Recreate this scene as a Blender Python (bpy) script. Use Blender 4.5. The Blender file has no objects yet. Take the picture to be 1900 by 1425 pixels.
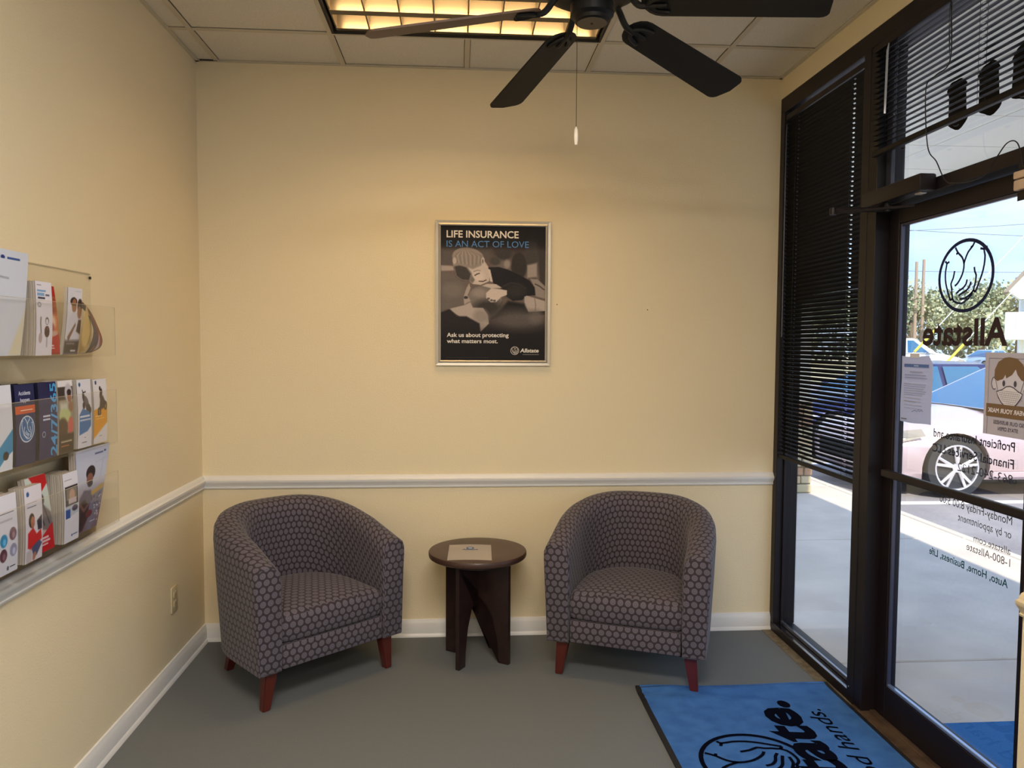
import bpy, bmesh, math, random
import numpy as np
from mathutils import Vector, Matrix
R = math.radians
random.seed(7)
SC = bpy.context.scene
COL = SC.collection
W, H = 2.9495, 2.889          # room width and ceiling height, back wall is y=0, left wall x=0

# ------------------------------------------------------------------ camera
cam = bpy.data.cameras.new('camera'); cam.sensor_fit = 'HORIZONTAL'; cam.sensor_width = 36.0
cam.lens = 1412.08 / 1900 * 36.0; cam.clip_start = .05; cam.clip_end = 400
camo = bpy.data.objects.new('camera', cam); COL.objects.link(camo); SC.camera = camo
def _cam(yaw, pitch, roll, loc):
    f = Vector((math.sin(yaw)*math.cos(pitch), math.cos(yaw)*math.cos(pitch), -math.sin(pitch)))
    r = Vector((math.cos(yaw), -math.sin(yaw), 0)); u = r.cross(f)
    r2 = r*math.cos(roll)+u*math.sin(roll); u2 = -r*math.sin(roll)+u*math.cos(roll)
    m = Matrix((r2, u2, -f)).transposed().to_4x4(); m.translation = loc
    camo.matrix_world = m
_cam(.0708, .0527, .0052, (1.2831, -3.9022, 1.517))

# ------------------------------------------------------------------ world, sun, lamps, exposure
SC.view_settings.view_transform = 'Standard'; SC.view_settings.look = 'None'
SC.view_settings.gamma = 1; SC.view_settings.use_curve_mapping = False
SC.view_settings.exposure = 0.0
world = bpy.data.worlds.new('sky'); SC.world = world; world.use_nodes = True
nt = world.node_tree; nt.nodes.clear()
out = nt.nodes.new('ShaderNodeOutputWorld'); bg = nt.nodes.new('ShaderNodeBackground')
tc = nt.nodes.new('ShaderNodeTexCoord'); sep = nt.nodes.new('ShaderNodeSeparateXYZ')
ramp = nt.nodes.new('ShaderNodeValToRGB'); ns = nt.nodes.new('ShaderNodeTexNoise')
mp = nt.nodes.new('ShaderNodeMapping'); mp.inputs['Scale'].default_value = (1, 1, 3.2)
cr = nt.nodes.new('ShaderNodeValToRGB'); mx = nt.nodes.new('ShaderNodeMix'); mx.data_type = 'RGBA'
nt.links.new(tc.outputs['Generated'], sep.inputs[0]); nt.links.new(sep.outputs['Z'], ramp.inputs[0])
e = ramp.color_ramp.elements; e[0].position = 0; e[0].color = (.28, .38, .55, 1); e[1].position = .6; e[1].color = (.22, .38, .74, 1)
e_ = ramp.color_ramp.elements.new(.18); e_.color = (.25, .36, .56, 1)
nt.links.new(tc.outputs['Generated'], mp.inputs[0]); nt.links.new(mp.outputs[0], ns.inputs['Vector'])
ns.inputs['Scale'].default_value = 3.0; ns.inputs['Detail'].default_value = 5; ns.inputs['Roughness'].default_value = .55
nt.links.new(ns.outputs['Fac'], cr.inputs[0])
cr.color_ramp.elements[0].position = .40; cr.color_ramp.elements[1].position = .62
nt.links.new(cr.outputs['Color'], mx.inputs['Factor']); nt.links.new(ramp.outputs[0], mx.inputs[6])
mx.inputs[7].default_value = (.38, .43, .50, 1); nt.links.new(mx.outputs[2], bg.inputs[0])
bg.inputs[1].default_value = 3.3
nt.links.new(bg.outputs[0], out.inputs[0])
SUN = bpy.data.lights.new('sun', 'SUN'); SUN.energy = 7.5; SUN.angle = R(.6); SUN.color = (1, .88, .70)
so = bpy.data.objects.new('sun', SUN); COL.objects.link(so)
so.rotation_euler = (-Vector((.05, -.72, .69))).to_track_quat('-Z', 'Y').to_euler()
def area(name, loc, sx, sy, power, col, rot=(0, 0, 0)):
    l = bpy.data.lights.new(name, 'AREA'); l.shape = 'RECTANGLE'; l.size = sx; l.size_y = sy; l.energy = power; l.color = col
    o = bpy.data.objects.new(name, l); COL.objects.link(o); o.location = loc; o.rotation_euler = rot
    return o
TUBE = 38.0                       # strength of the fluorescent tubes
COOL = (1, .92, .84)
area('added_room_light', (1.32, -3.35, H-.02), 1.15, .55, 75, COOL)  # unseen light added behind the camera to brighten walls and floor neutrally
area('added_room_light', (1.32, -6.0, H-.02), 1.15, .55, 70, COOL)  # second unseen light, added farther back

# ------------------------------------------------------------------ helpers
def lin(c):
    return tuple(((v/255)/12.92 if v/255 <= .04045 else ((v/255+.055)/1.055)**2.4) for v in c)
MATS = {}
def mat(name, rgb=(200, 200, 200), rough=.6, metal=0., spec=.5, bump=0., bscale=200., emit=None, estr=0., noise=None, coat=0.):
    if name in MATS: return MATS[name]
    m = bpy.data.materials.new(name); m.use_nodes = True; MATS[name] = m
    t = m.node_tree; b = t.nodes['Principled BSDF']; c = lin(rgb)+(1,)
    b.inputs['Base Color'].default_value = c; b.inputs['Roughness'].default_value = rough
    b.inputs['Metallic'].default_value = metal; b.inputs['Specular IOR Level'].default_value = spec
    b.inputs['Coat Weight'].default_value = coat
    if emit: b.inputs['Emission Color'].default_value = tuple(emit)+(1,); b.inputs['Emission Strength'].default_value = estr
    if bump or noise:
        g = t.nodes.new('ShaderNodeTexCoord'); n = t.nodes.new('ShaderNodeTexNoise'); n.inputs['Scale'].default_value = bscale
        n.inputs['Detail'].default_value = 3; t.links.new(g.outputs['Object'], n.inputs['Vector'])
        if bump:
            bp = t.nodes.new('ShaderNodeBump'); bp.inputs['Strength'].default_value = bump; bp.inputs['Distance'].default_value = .004
            t.links.new(n.outputs['Fac'], bp.inputs['Height']); t.links.new(bp.outputs[0], b.inputs['Normal'])
        if noise:                                    # (second rgb, scale, lo, hi)
            n2 = t.nodes.new('ShaderNodeTexNoise'); n2.inputs['Scale'].default_value = noise[1]; n2.inputs['Detail'].default_value = 6
            t.links.new(g.outputs['Object'], n2.inputs['Vector'])
            r = t.nodes.new('ShaderNodeValToRGB'); r.color_ramp.elements[0].position = noise[2]; r.color_ramp.elements[1].position = noise[3]
            r.color_ramp.elements[0].color = c; r.color_ramp.elements[1].color = lin(noise[0])+(1,)
            t.links.new(n2.outputs['Fac'], r.inputs[0]); t.links.new(r.outputs[0], b.inputs['Base Color'])
    return m
def glass_mat(name, tint=(1, 1, 1), gl=.08, rough=0.0):
    m = bpy.data.materials.new(name); m.use_nodes = True; t = m.node_tree; t.nodes.clear()
    o = t.nodes.new('ShaderNodeOutputMaterial'); mxs = t.nodes.new('ShaderNodeMixShader'); tr = t.nodes.new('ShaderNodeBsdfTransparent')
    g = t.nodes.new('ShaderNodeBsdfGlossy'); fr = t.nodes.new('ShaderNodeLayerWeight'); fr.inputs[0].default_value = .25
    ml = t.nodes.new('ShaderNodeMath'); ml.operation = 'MULTIPLY'; ml.inputs[1].default_value = gl*4
    tr.inputs[0].default_value = tuple(tint)+(1,); g.inputs['Roughness'].default_value = rough
    t.links.new(fr.outputs['Fresnel'], ml.inputs[0]); t.links.new(ml.outputs[0], mxs.inputs[0])
    t.links.new(tr.outputs[0], mxs.inputs[1]); t.links.new(g.outputs[0], mxs.inputs[2]); t.links.new(mxs.outputs[0], o.inputs[0])
    MATS[name] = m; return m
def flat(rgb, rough=.6): return mat('ink_%d_%d_%d' % tuple(rgb), rgb, rough, spec=.2)

def link(o, parent=None):
    COL.objects.link(o)
    if parent is not None: o.parent = parent
    return o
def tag(o, label=None, cat=None, group=None, kind=None):
    if label: o['label'] = label
    if cat: o['category'] = cat
    if group: o['group'] = group
    if kind: o['kind'] = kind
    return o
def empty(name, loc=(0, 0, 0), rz=0., parent=None, rot=None):
    o = bpy.data.objects.new(name, None); o.empty_display_size = .1; link(o, parent)
    o.location = loc; o.rotation_euler = rot if rot else (0, 0, rz); return o
def mk(name, bm, m, parent=None, smooth=None, recalc=True):
    if recalc: bmesh.ops.recalc_face_normals(bm, faces=bm.faces)
    me = bpy.data.meshes.new(name); bm.to_mesh(me); bm.free()
    for k in (m if isinstance(m, (list, tuple)) else [m]): me.materials.append(k)
    if smooth is not None:
        for p in me.polygons: p.use_smooth = True
        me.set_sharp_from_angle(angle=R(smooth))
    return link(bpy.data.objects.new(name, me), parent)
def NB(): return bmesh.new()
def box(bm, x0, x1, y0, y1, z0, z1, bev=0., mi=0, M=None, seg=2):
    b2 = bmesh.new()
    vs = [b2.verts.new((x, y, z)) for x in (x0, x1) for y in (y0, y1) for z in (z0, z1)]
    for f in ((0, 1, 3, 2), (4, 6, 7, 5), (0, 4, 5, 1), (2, 3, 7, 6), (0, 2, 6, 4), (1, 5, 7, 3)): b2.faces.new([vs[i] for i in f])
    if bev: bmesh.ops.bevel(b2, geom=list(b2.edges), offset=bev, segments=seg, affect='EDGES', profile=.5)
    merge(bm, b2, mi, M)
def merge(bm, b2, mi=0, M=None):
    vm = {}
    for v in b2.verts: vm[v] = bm.verts.new(M @ v.co if M else v.co)
    for f in b2.faces:
        try: nf = bm.faces.new([vm[v] for v in f.verts])
        except ValueError: continue
        nf.material_index = mi
    b2.free()
def loft(bm, loops, closed=True, cap=True, mi=0):
    L = [[bm.verts.new(p) for p in lp] for lp in loops]; n = len(loops[0])
    for a, b in zip(L, L[1:]):
        for i in range(n if closed else n-1):
            j = (i+1) % n
            try: f = bm.faces.new((a[i], a[j], b[j], b[i])); f.material_index = mi
            except ValueError: pass
    if cap and closed:
        for lp in (L[0], L[-1]):
            try: f = bm.faces.new(lp); f.material_index = mi
            except ValueError: pass
    return L
def circ(c, r, ax='z', n=16, ry=None):
    ry = r if ry is None else ry; o = []
    for i in range(n):
        a = 2*math.pi*i/n; u, v = r*math.cos(a), ry*math.sin(a)
        o.append({'z': (c[0]+u, c[1]+v, c[2]), 'x': (c[0], c[1]+u, c[2]+v), 'y': (c[0]+u, c[1], c[2]+v)}[ax])
    return o
def cyl(bm, c, r, h, ax='z', n=16, mi=0, r2=None):
    r2 = r if r2 is None else r2; d = {'z': (0, 0, h), 'x': (h, 0, 0), 'y': (0, h, 0)}[ax]
    loft(bm, [circ(c, r, ax, n), circ([c[i]+d[i] for i in range(3)], r2, ax, n)], mi=mi)
def lathe(bm, c, prof, n=24, mi=0): loft(bm, [circ((c[0], c[1], c[2]+z), max(r, 1e-4), 'z', n) for r, z in prof], mi=mi)
def tube(bm, pts, r, n=8, mi=0, closed=False):
    pts = [Vector(p) for p in pts]; loops = []; up = Vector((0, 0, 1)); prev = None
    for i, p in enumerate(pts):
        d = (pts[min(i+1, len(pts)-1)]-pts[max(i-1, 0)]).normalized()
        if prev is None: u = d.cross(up if abs(d.z) < .9 else Vector((1, 0, 0))).normalized()
        else: u = (prev-d*prev.dot(d)).normalized()
        prev = u; v = d.cross(u); rr = r[i] if isinstance(r, (list, tuple)) else r
        loops.append([tuple(p+u*rr*math.cos(2*math.pi*k/n)+v*rr*math.sin(2*math.pi*k/n)) for k in range(n)])
    loft(bm, loops, mi=mi)
def spline(pts, k=6):
    pts = [Vector(p) for p in pts]; o = []
    for i in range(len(pts)-1):
        p0, p1, p2, p3 = pts[max(i-1, 0)], pts[i], pts[i+1], pts[min(i+2, len(pts)-1)]
        for j in range(k):
            t = j/k; o.append(.5*((2*p1)+(p2-p0)*t+(2*p0-5*p1+4*p2-p3)*t*t+(3*p1-p0-3*p2+p3)*t**3))
    o.append(pts[-1]); return o
def extrude_profile(bm, prof, path_a, path_b, n_in):
    """prof: (out, up); sweeps from a to b, n_in = horizontal direction out of the wall"""
    n = Vector(n_in); loft(bm, [[tuple(Vector(q)+n*o+Vector((0, 0, u))) for o, u in prof] for q in (path_a, path_b)])

# text as mesh --------------------------------------------------------
_tc = {}
def text_poly(s, bold=0., shear=0.):
    k = (s, bold, shear)
    if k in _tc: return _tc[k]
    c = bpy.data.curves.new('t', 'FONT'); c.body = s; c.size = 1; c.offset = bold; c.shear = shear; c.resolution_u = 3
    o = bpy.data.objects.new('t', c); COL.objects.link(o); dg = bpy.context.evaluated_depsgraph_get(); dg.update()
    me = bpy.data.meshes.new_from_object(o.evaluated_get(dg)); v = [(p.co.x, p.co.y) for p in me.vertices]; f = [tuple(q.vertices) for q in me.polygons]
    x0 = min(p[0] for p in v); x1 = max(p[0] for p in v)
    bpy.data.objects.remove(o); bpy.data.curves.remove(c); bpy.data.meshes.remove(me)
    _tc[k] = (v, f, x0, x1); return _tc[k]
class Sheet:
    """flat print: coloured shapes laid on a plane; origin O, axes U (right) V (up), layers step along N"""
    def __init__(s, O, U, V, N=None, step=.00025, warp=None):
        s.O, s.U, s.V = Vector(O), Vector(U), Vector(V); s.N = Vector(N) if N else s.U.cross(s.V).normalized()
        s.bm = NB(); s.mats = []; s.k = 1; s.step = step; s.warp = warp
    def mi(s, rgb):
        m = rgb if isinstance(rgb, bpy.types.Material) else flat(rgb)
        if m not in s.mats: s.mats.append(m)
        return s.mats.index(m)
    def P(s, x, y, k=None):
        w = s.warp(x, y) if s.warp else 0
        return s.O+s.U*x+s.V*y+s.N*(s.step*(s.k if k is None else k)+w)
    def poly(s, pts, rgb, up=True):
        f = s.bm.faces.new([s.bm.verts.new(s.P(*p)) for p in pts]); f.material_index = s.mi(rgb)
        if up: s.k += 1
    def rect(s, x0, y0, x1, y1, rgb): s.poly([(x0, y0), (x1, y0), (x1, y1), (x0, y1)], rgb)
    def ell(s, cx, cy, rx, ry, rgb, n=24, rot=0.):
        c, q = math.cos(rot), math.sin(rot)
        s.poly([(cx+rx*math.cos(2*math.pi*i/n)*c-ry*math.sin(2*math.pi*i/n)*q, cy+rx*math.cos(2*math.pi*i/n)*q+ry*math.sin(2*math.pi*i/n)*c) for i in range(n)], rgb)
    def line(s, pts, w, rgb, closed=False, smooth=3):
        mi = s.mi(rgb); P = [Vector((p[0], p[1], 0)) for p in pts]
        if smooth and len(P) > 2 and not closed: P = spline(P, smooth)
        n = len(P); prev = None
        rng = range(n+1 if closed else n); first = None
        for q in rng:
            i = q % n
            a = P[(i-1) % n] if (closed or i > 0) else P[i]; b = P[(i+1) % n] if (closed or i < n-1) else P[i]
            d = (b-a); d = d.normalized() if d.length > 1e-9 else Vector((1, 0, 0)); m = Vector((-d.y, d.x, 0))*w/2
            cur = (s.bm.verts.new(s.P(*(P[i]+m)[:2])), s.bm.verts.new(s.P(*(P[i]-m)[:2])))
            if prev: f = s.bm.faces.new((prev[0], prev[1], cur[1], cur[0])); f.material_index = mi
            prev = cur
        s.k += 1
    def text(s, t, x, y, width, cap, rgb, bold=0., shear=0., align='l'):
        v, f, x0, x1 = text_poly(t, bold, shear); sx = width/(x1-x0); sy = cap/.70; mi = s.mi(rgb)
        if align == 'r': x -= width
        if align == 'c': x -= width/2
        vs = [s.bm.verts.new(s.P(x+(a-x0)*sx, y+b*sy)) for a, b in v]
        for q in f:
            try: nf = s.bm.faces.new([vs[i] for i in q]); nf.material_index = mi
            except ValueError: pass
        s.k += 1
    def lines(s, x0, x1, ys, h, rgb, jag=0.):
        for y in ys:
            s.rect(x0, y, x1-random.random()*jag, y+h, rgb); s.k -= 1
        s.k += 1
    def done(s, name, parent): return mk(name, s.bm, s.mats, parent, recalc=False)

# hands mark, drawn in a unit circle (as read from the front)
_S = [[(740, 298), (765, 345), (800, 385), (818, 440), (812, 500), (795, 545), (768, 588), (745, 605)],
 [(905, 268), (885, 310), (850, 350), (828, 400), (816, 440)], [(765, 345), (748, 352)], [(885, 310), (868, 320)],
 [(652, 398), (670, 415), (660, 480), (662, 550), (675, 610), (695, 670), (710, 718)], [(710, 718), (728, 700), (722, 660), (720, 620), (712, 585), (730, 540), (740, 485)],
 [(668, 415), (692, 404)], [(1002, 336), (975, 350), (984, 400), (980, 470), (965, 540), (940, 610), (918, 670)], [(918, 670), (904, 650), (915, 600), (920, 540), (908, 510), (903, 475)],
 [(975, 350), (945, 340)], [(848, 565), (840, 600), (815, 630), (785, 645), (760, 668)], [(880, 585), (870, 620), (845, 650), (810, 668), (780, 685)],
 [(728, 700), (742, 726), (772, 743), (810, 748), (835, 737), (850, 716)], [(790, 714), (830, 712), (855, 698), (885, 675), (904, 650)],
 [(850, 720), (868, 715), (870, 696)], [(872, 697), (888, 690), (890, 668)]]
MARK = [[(-(x-828)/237, -(y-533)/287) for x, y in q] for q in _S]
def hands_mark(sh, cx, cy, r, rgb, w=.045, fill=None, ring=.07):
    if fill: sh.ell(cx, cy, r, r, fill, 40)
    sh.line([(cx+r*math.cos(a*math.pi/24), cy+r*math.sin(a*math.pi/24)) for a in range(48)], ring*r, rgb, closed=True)
    for q in MARK: sh.line([(cx+x*r*1.07, cy+y*r*1.04) for x, y in q], w*r, rgb, smooth=2); sh.k -= 1
    sh.k += 1

# printed pictures: a small colour raster kept as a colour attribute on a fine grid
class Canvas:
    def __init__(s, w, h, nx, ny, bgc):
        s.w, s.h, s.nx, s.ny = w, h, nx, ny
        s.X, s.Y = np.meshgrid((np.arange(nx)+.5)/nx*w, (np.arange(ny)+.5)/ny*h)
        s.C = np.zeros((ny, nx, 3)); s.C[:] = bgc
    def mix(s, m, rgb):
        rgb = np.asarray(rgb, float); m = np.clip(m, 0, 1)[..., None]
        s.C = s.C*(1-m)+rgb*m
    def vgrad(s, stops):
        ys = [q[0] for q in stops]
        for c in range(3): s.C[..., c] = np.interp(s.Y, ys, [q[1][c] for q in stops])
    def ell(s, cx, cy, rx, ry, rgb, soft=.1, rot=0., op=1.):
        c, q = math.cos(rot), math.sin(rot); dx, dy = s.X-cx, s.Y-cy
        d = np.hypot((dx*c+dy*q)/rx, (-dx*q+dy*c)/ry); s.mix(op*np.clip((1-d)/soft+.5, 0, 1), rgb)
    def poly(s, P, rgb, soft=4., op=1.):
        P = np.asarray(P, float); ins = np.zeros(s.X.shape, bool); dm = np.full(s.X.shape, 1e9)
        for i in range(len(P)):
            (x0, y0), (x1, y1) = P[i], P[(i+1) % len(P)]
            if y0 != y1:
                cr_ = ((y0 > s.Y) != (y1 > s.Y)) & (s.X < (x1-x0)*(s.Y-y0)/(y1-y0)+x0); ins ^= cr_
            dx, dy = x1-x0, y1-y0; L = dx*dx+dy*dy+1e-9
            t = np.clip(((s.X-x0)*dx+(s.Y-y0)*dy)/L, 0, 1); dm = np.minimum(dm, np.hypot(s.X-x0-t*dx, s.Y-y0-t*dy))
        d = np.where(ins, dm, -dm); s.mix(op*np.clip(d/soft+.5, 0, 1), rgb)
    def stroke(s, P, w, rgb, soft=3., op=1.):
        P = np.asarray(P, float); dm = np.full(s.X.shape, 1e9)
        for (x0, y0), (x1, y1) in zip(P[:-1], P[1:]):
            dx, dy = x1-x0, y1-y0; L = dx*dx+dy*dy+1e-9
            t = np.clip(((s.X-x0)*dx+(s.Y-y0)*dy)/L, 0, 1); dm = np.minimum(dm, np.hypot(s.X-x0-t*dx, s.Y-y0-t*dy))
        s.mix(op*np.clip((w/2-dm)/soft+.5, 0, 1), rgb)
    def noise(s, amp): s.C += (np.random.rand(s.ny, s.nx, 1)-.5)*amp
    def rect(s, x0, y0, x1, y1, rgb, soft=1., op=1.): s.poly([(x0, y0), (x1, y0), (x1, y1), (x0, y1)], rgb, soft, op)
def print_mat():
    if 'printed_picture' in MATS: return MATS['printed_picture']
    m = mat('printed_picture', (255, 255, 255), .5, spec=.2); t = m.node_tree; a = t.nodes.new('ShaderNodeAttribute'); a.attribute_name = 'ink'
    t.links.new(a.outputs['Color'], t.nodes['Principled BSDF'].inputs['Base Color']); return m
def picture(name, cv, f, parent):
    """cv canvas; f(u,v)->point with u right 0..1, v down 0..1"""
    nx, ny = cv.nx, cv.ny; me = bpy.data.meshes.new(name)
    V = [f(i/nx, j/ny) for j in range(ny+1) for i in range(nx+1)]
    F = [(j*(nx+1)+i, (j+1)*(nx+1)+i, (j+1)*(nx+1)+i+1, j*(nx+1)+i+1) for j in range(ny) for i in range(nx)]
    me.from_pydata([tuple(v) for v in V], [], F); me.update()
    c = np.clip(cv.C, 0, 255)/255; c = np.where(c <= .04045, c/12.92, ((c+.055)/1.055)**2.4).reshape(-1, 3)
    at = me.color_attributes.new('ink', 'FLOAT_COLOR', 'CORNER'); d = np.ones((len(c)*4, 4)); d[:, :3] = np.repeat(c, 4, 0)
    at.data.foreach_set('color', d.ravel()); me.materials.append(print_mat())
    return link(bpy.data.objects.new(name, me), parent)

# ------------------------------------------------------------------ materials
wall_m = mat('cream_wall_paint', (234, 218, 182), .62, bump=.35, bscale=160)
white_m = mat('white_trim_paint', (226, 224, 220), .35)
floor_m = mat('grey_carpet', (124, 127, 126), .95, spec=.1, bump=.5, bscale=900, noise=((106, 109, 110), 420., .35, .65))
tile_m = mat('ceiling_tile_white', (226, 219, 203), .9, bump=.5, bscale=450, noise=((208, 201, 186), 300., .45, .7))
grid_m = mat('ceiling_grid_white', (200, 190, 168), .6)
dark_m = mat('dark_bronze_frame', (24, 17, 20), .45, spec=.35)
sill_m = mat('polished_sill', (44, 40, 48), .16, .5, spec=.8, coat=.6)
dark2_m = mat('black_rubber_gasket', (14, 13, 16), .6)
glass = glass_mat('window_glass', (.97, .99, .985), .05)
acryl = glass_mat('clear_acrylic', (.992, .992, .99), .035, .05)
black_m = mat('fan_black', (8, 7, 8), .5, spec=.35)
alum_m = mat('brushed_aluminium', (190, 186, 180), .32, .9)
conc_m = mat('sidewalk_concrete', (206, 196, 186), .9, bump=.2, bscale=60, noise=((192, 182, 174), 3., .35, .65))
asph_m = mat('sunlit_asphalt', (150, 146, 150), .95, bump=.4, bscale=120, noise=((128, 124, 130), 1.2, .35, .7))

# ------------------------------------------------------------------ room shell
b = NB(); box(b, -.1, W+.03, -8.1, .1, -.12, 0); tag(mk('floor', b, floor_m), kind='structure')
b = NB(); box(b, -.15, W+.118, 0, .15, -.05, 3.3); wb = tag(mk('wall_back', b, wall_m), kind='structure')
b = NB(); box(b, -.15, 0, -8.1, 0, -.05, 3.3); tag(mk('wall_left', b, wall_m), kind='structure')
b = NB(); box(b, -.15, W+.2, -8.25, -8.1, -.05, 3.3); tag(mk('wall_front', b, wall_m), kind='structure')
b = NB(); box(b, W, W+.14, -1.90, 0, 2.785, 3.3); box(b, W-.12, W+.14, -2.6, -1.955, -.05, 3.3); box(b, W-.12, W+.14, -8.1, -7.5, -.05, 3.3); box(b, W-.12, W+.14, -7.5, -2.6, 2.75, 3.3); box(b, W-.12, W+.14, -1.955, -1.90, 2.785, 3.3)  # long opening near the camera is for the added daylight window
tag(mk('wall_right', b, wall_m), kind='structure')
for x, z in ((1.79, 1.72), (2.262, 1.697)):
    b = NB(); cyl(b, (x, -.0015, z), .0028, .003, 'y', 8); mk('nail_hole', b, flat((40, 28, 20)), wb)
# ceiling: deck, tiles, grid
b = NB(); box(b, -.15, W+.2, -8.1, .15, H+.16, H+.3); ceil = tag(mk('ceiling', b, grid_m), kind='structure')
xs = [0]+[.104+.61*i for i in range(5)]+[W]; ys = [0]+[-.39-.61*i for i in range(13)]+[-8.1]
FX = (xs[2], xs[4], ys[2], ys[1])
for j in range(len(ys)-1):
    for i in range(len(xs)-1):
        if j == 1 and i in (2, 3): continue
        b = NB(); g = .013; zt = H+.005
        x0, x1, y0, y1 = xs[i]+(g if i else .001), xs[i+1]-(g if i < len(xs)-2 else .001), ys[j+1]+g, ys[j]-(g if j else .001)
        dz = random.uniform(0, .002); box(b, x0+.0005, x1-.0005, y0+.0005, y1-.0005, zt+dz, zt+.015, .0015, seg=1)
        mk('ceiling_tile', b, tile_m, ceil)
for i in range(1, len(xs)-1):
    segs = [(-8.1, 0)] if xs[i] not in (xs[3],) else [(-8.1, ys[2]), (ys[1], 0)]
    for a, c in segs: b = NB(); box(b, xs[i]-.012, xs[i]+.012, a, c, H, H+.004); mk('grid_bar', b, grid_m, ceil)
for j in range(1, len(ys)-1):
    b = NB(); box(b, 0, W, ys[j]-.012, ys[j]+.012, H+.0005, H+.0045); mk('grid_bar', b, grid_m, ceil)
for x0, x1, y0, y1 in ((0, .018, -8.1, 0), (0, W, -.018, 0), (W-.018, W, -1.95, 0)):
    b = NB(); box(b, x0, x1, y0, y1, H-.001, H+.0035); mk('wall_angle', b, grid_m, ceil)
b = NB(); box(b, .025, .108, -.0205, -.017, H-.0015, H+.004); mk('gap', b, dark2_m, ceil)
# trims
railp = [(0, 0), (.010, .002), (.012, .008), (.009, .011), (.011, .018), (.020, .030), (.024, .038), (.024, .046), (.015, .050), (.012, .058), (.007, .065), (0, .068)]
basep = [(0, 0), (.022, 0), (.020, .012), (.014, .018), (.014, .066), (.010, .076), (.006, .088), (0, .090)]
for nm, pr, z in (('trim_1', railp, .778), ('baseboard_back', basep, 0)):
    b = NB(); extrude_profile(b, pr, (0, 0, z), (W, 0, z), (0, -1, 0)); tag(mk(nm, b, white_m, smooth=40), kind='structure')
for nm, pr, z in (('trim_2', railp, .778), ('baseboard_left', basep, 0)):
    b = NB(); extrude_profile(b, pr, (0, -8.1, z), (0, 0, z), (1, 0, 0)); tag(mk(nm, b, white_m, smooth=40), kind='structure')
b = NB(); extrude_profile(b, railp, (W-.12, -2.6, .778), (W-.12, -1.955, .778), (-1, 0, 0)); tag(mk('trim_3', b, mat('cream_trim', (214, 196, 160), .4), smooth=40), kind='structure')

# ------------------------------------------------------------------ storefront: side window, door, transom
w1 = tag(empty('window_1', (W, 0, 0)), kind='structure')
def fbox(name, parent, x0, x1, y0, y1, z0, z1, m=dark_m, bev=.002, ox=0):
    b = NB(); box(b, W+x0-ox, W+x1-ox, y0, y1, z0, z1, bev, seg=1); o = mk(name, b, m, parent)
    if parent is not None: o.matrix_parent_inverse = Matrix.Translation(-parent.location)
    return o
fbox('jamb', w1, 0, .115, -.048, -.0005, .044, 2.72)
fbox('window_frame', w1, 0, .115, -1.95, -.0005, 2.708, 2.785)
fbox('window_sill', w1, 0, .115, -.818, -.0005, 0, .042); fbox('sill_cover', w1, 0.002, .055, -.818, -.0485, .042, .0445, sill_m, .0005)
fbox('mullion', w1, -.002, .115, -.872, -.818, 0, 2.72)
fbox('glazing_bead', w1, .036, .05, -.815, -.05, .046, .064, mat('sill_bead_sky_tint', (110, 118, 138), .15, .7))  # reflected sky put into the bead's pale blue colour
fbox('glazing_bead', w1, .036, .05, -.06, -.049, .044, 2.72)
fbox('glazing_bead', w1, .036, .05, -.817, -.806, .064, 2.72)
fbox('glass_pane', w1, .056, .060, -.818, -.048, .044, 2.72, glass, 0)
fbox('screw_head', w1, -.004, 0, -.838, -.832, .062, .068, alum_m)
# transom + door posts
w2 = tag(empty('window_2', (W, -1.4, 2.05)), kind='structure')
fbox('door_post', w2, 0, .115, -.935, -.8725, 0, 2.72)
fbox('door_post', w2, 0, .115, -1.952, -1.85, 0, 2.72)
fbox('header_bar', w2, 0, .115, -1.85, -.935, 2.062, 2.108)
fbox('glazing_bead', w2, .036, .05, -.975, -.9355, 2.109, 2.72, mat('grey_blue_metal', (60, 62, 78), .4, .3))
fbox('glass_pane', w2, .062, .066, -1.85, -.936, 2.108, 2.72, glass, 0)
w3 = tag(empty('added_daylight_window', (W, -5.6, 0)), kind='structure')  # unseen window added beside the camera so daylight reaches the left wall
for y in (-7.5, -5.9, -4.3, -2.65): fbox('mullion', w3, -.02, .1, y, y+.05, 0, 2.75)
fbox('window_frame', w3, -.02, .1, -7.5, -2.6, 0, .06); fbox('window_frame', w3, -.02, .1, -7.5, -2.6, 2.70, 2.75)
fbox('glass_pane', w3, .04, .045, -7.45, -2.65, .06, 2.70, glass, 0)
# door leaf
DX = .058
d1 = tag(empty('door_1', (W+DX, -.94, 0)), kind='structure')
fbox('door_stile', d1, DX, DX+.045, -1.004, -.938, .012, 2.055)
fbox('door_stile', d1, DX, DX+.045, -1.848, -1.712, .012, 2.055)
fbox('top_rail', d1, DX, DX+.045, -1.712, -1.004, 1.995, 2.055)
fbox('bottom_rail', d1, DX, DX+.045, -1.712, -1.004, .012, .142)
fbox('glass_pane', d1, DX+.020, DX+.025, -1.713, -1.003, .141, 1.996, glass, 0)
bead_m = mat('bead_metal', (72, 74, 92), .3, .5)
fbox('glazing_bead', d1, DX+.004, DX+.019, -1.015, -1.005, .142, 1.995, bead_m)
fbox('glazing_bead', d1, DX+.004, DX+.019, -1.712, -1.015, .142, .154, mat('bead_sky_tint', (140, 160, 195), .15, .6))  # lower bead coloured paler blue to stand in for sky reflection
fbox('glazing_bead', d1, DX+.004, DX+.019, -1.712, -1.015, 1.984, 1.995, bead_m)
b = NB(); box(b, W+DX-.038, W+DX-.016, -1.79, -.99, .996, 1.026, .005)
for y in (-1.0, -1.78): box(b, W+DX-.03, W+DX+.001, y-.015, y+.015, .998, 1.024, .003)
o = mk('push_bar', b, dark_m, d1); o.matrix_parent_inverse = Matrix.Translation(-d1.location)
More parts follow.
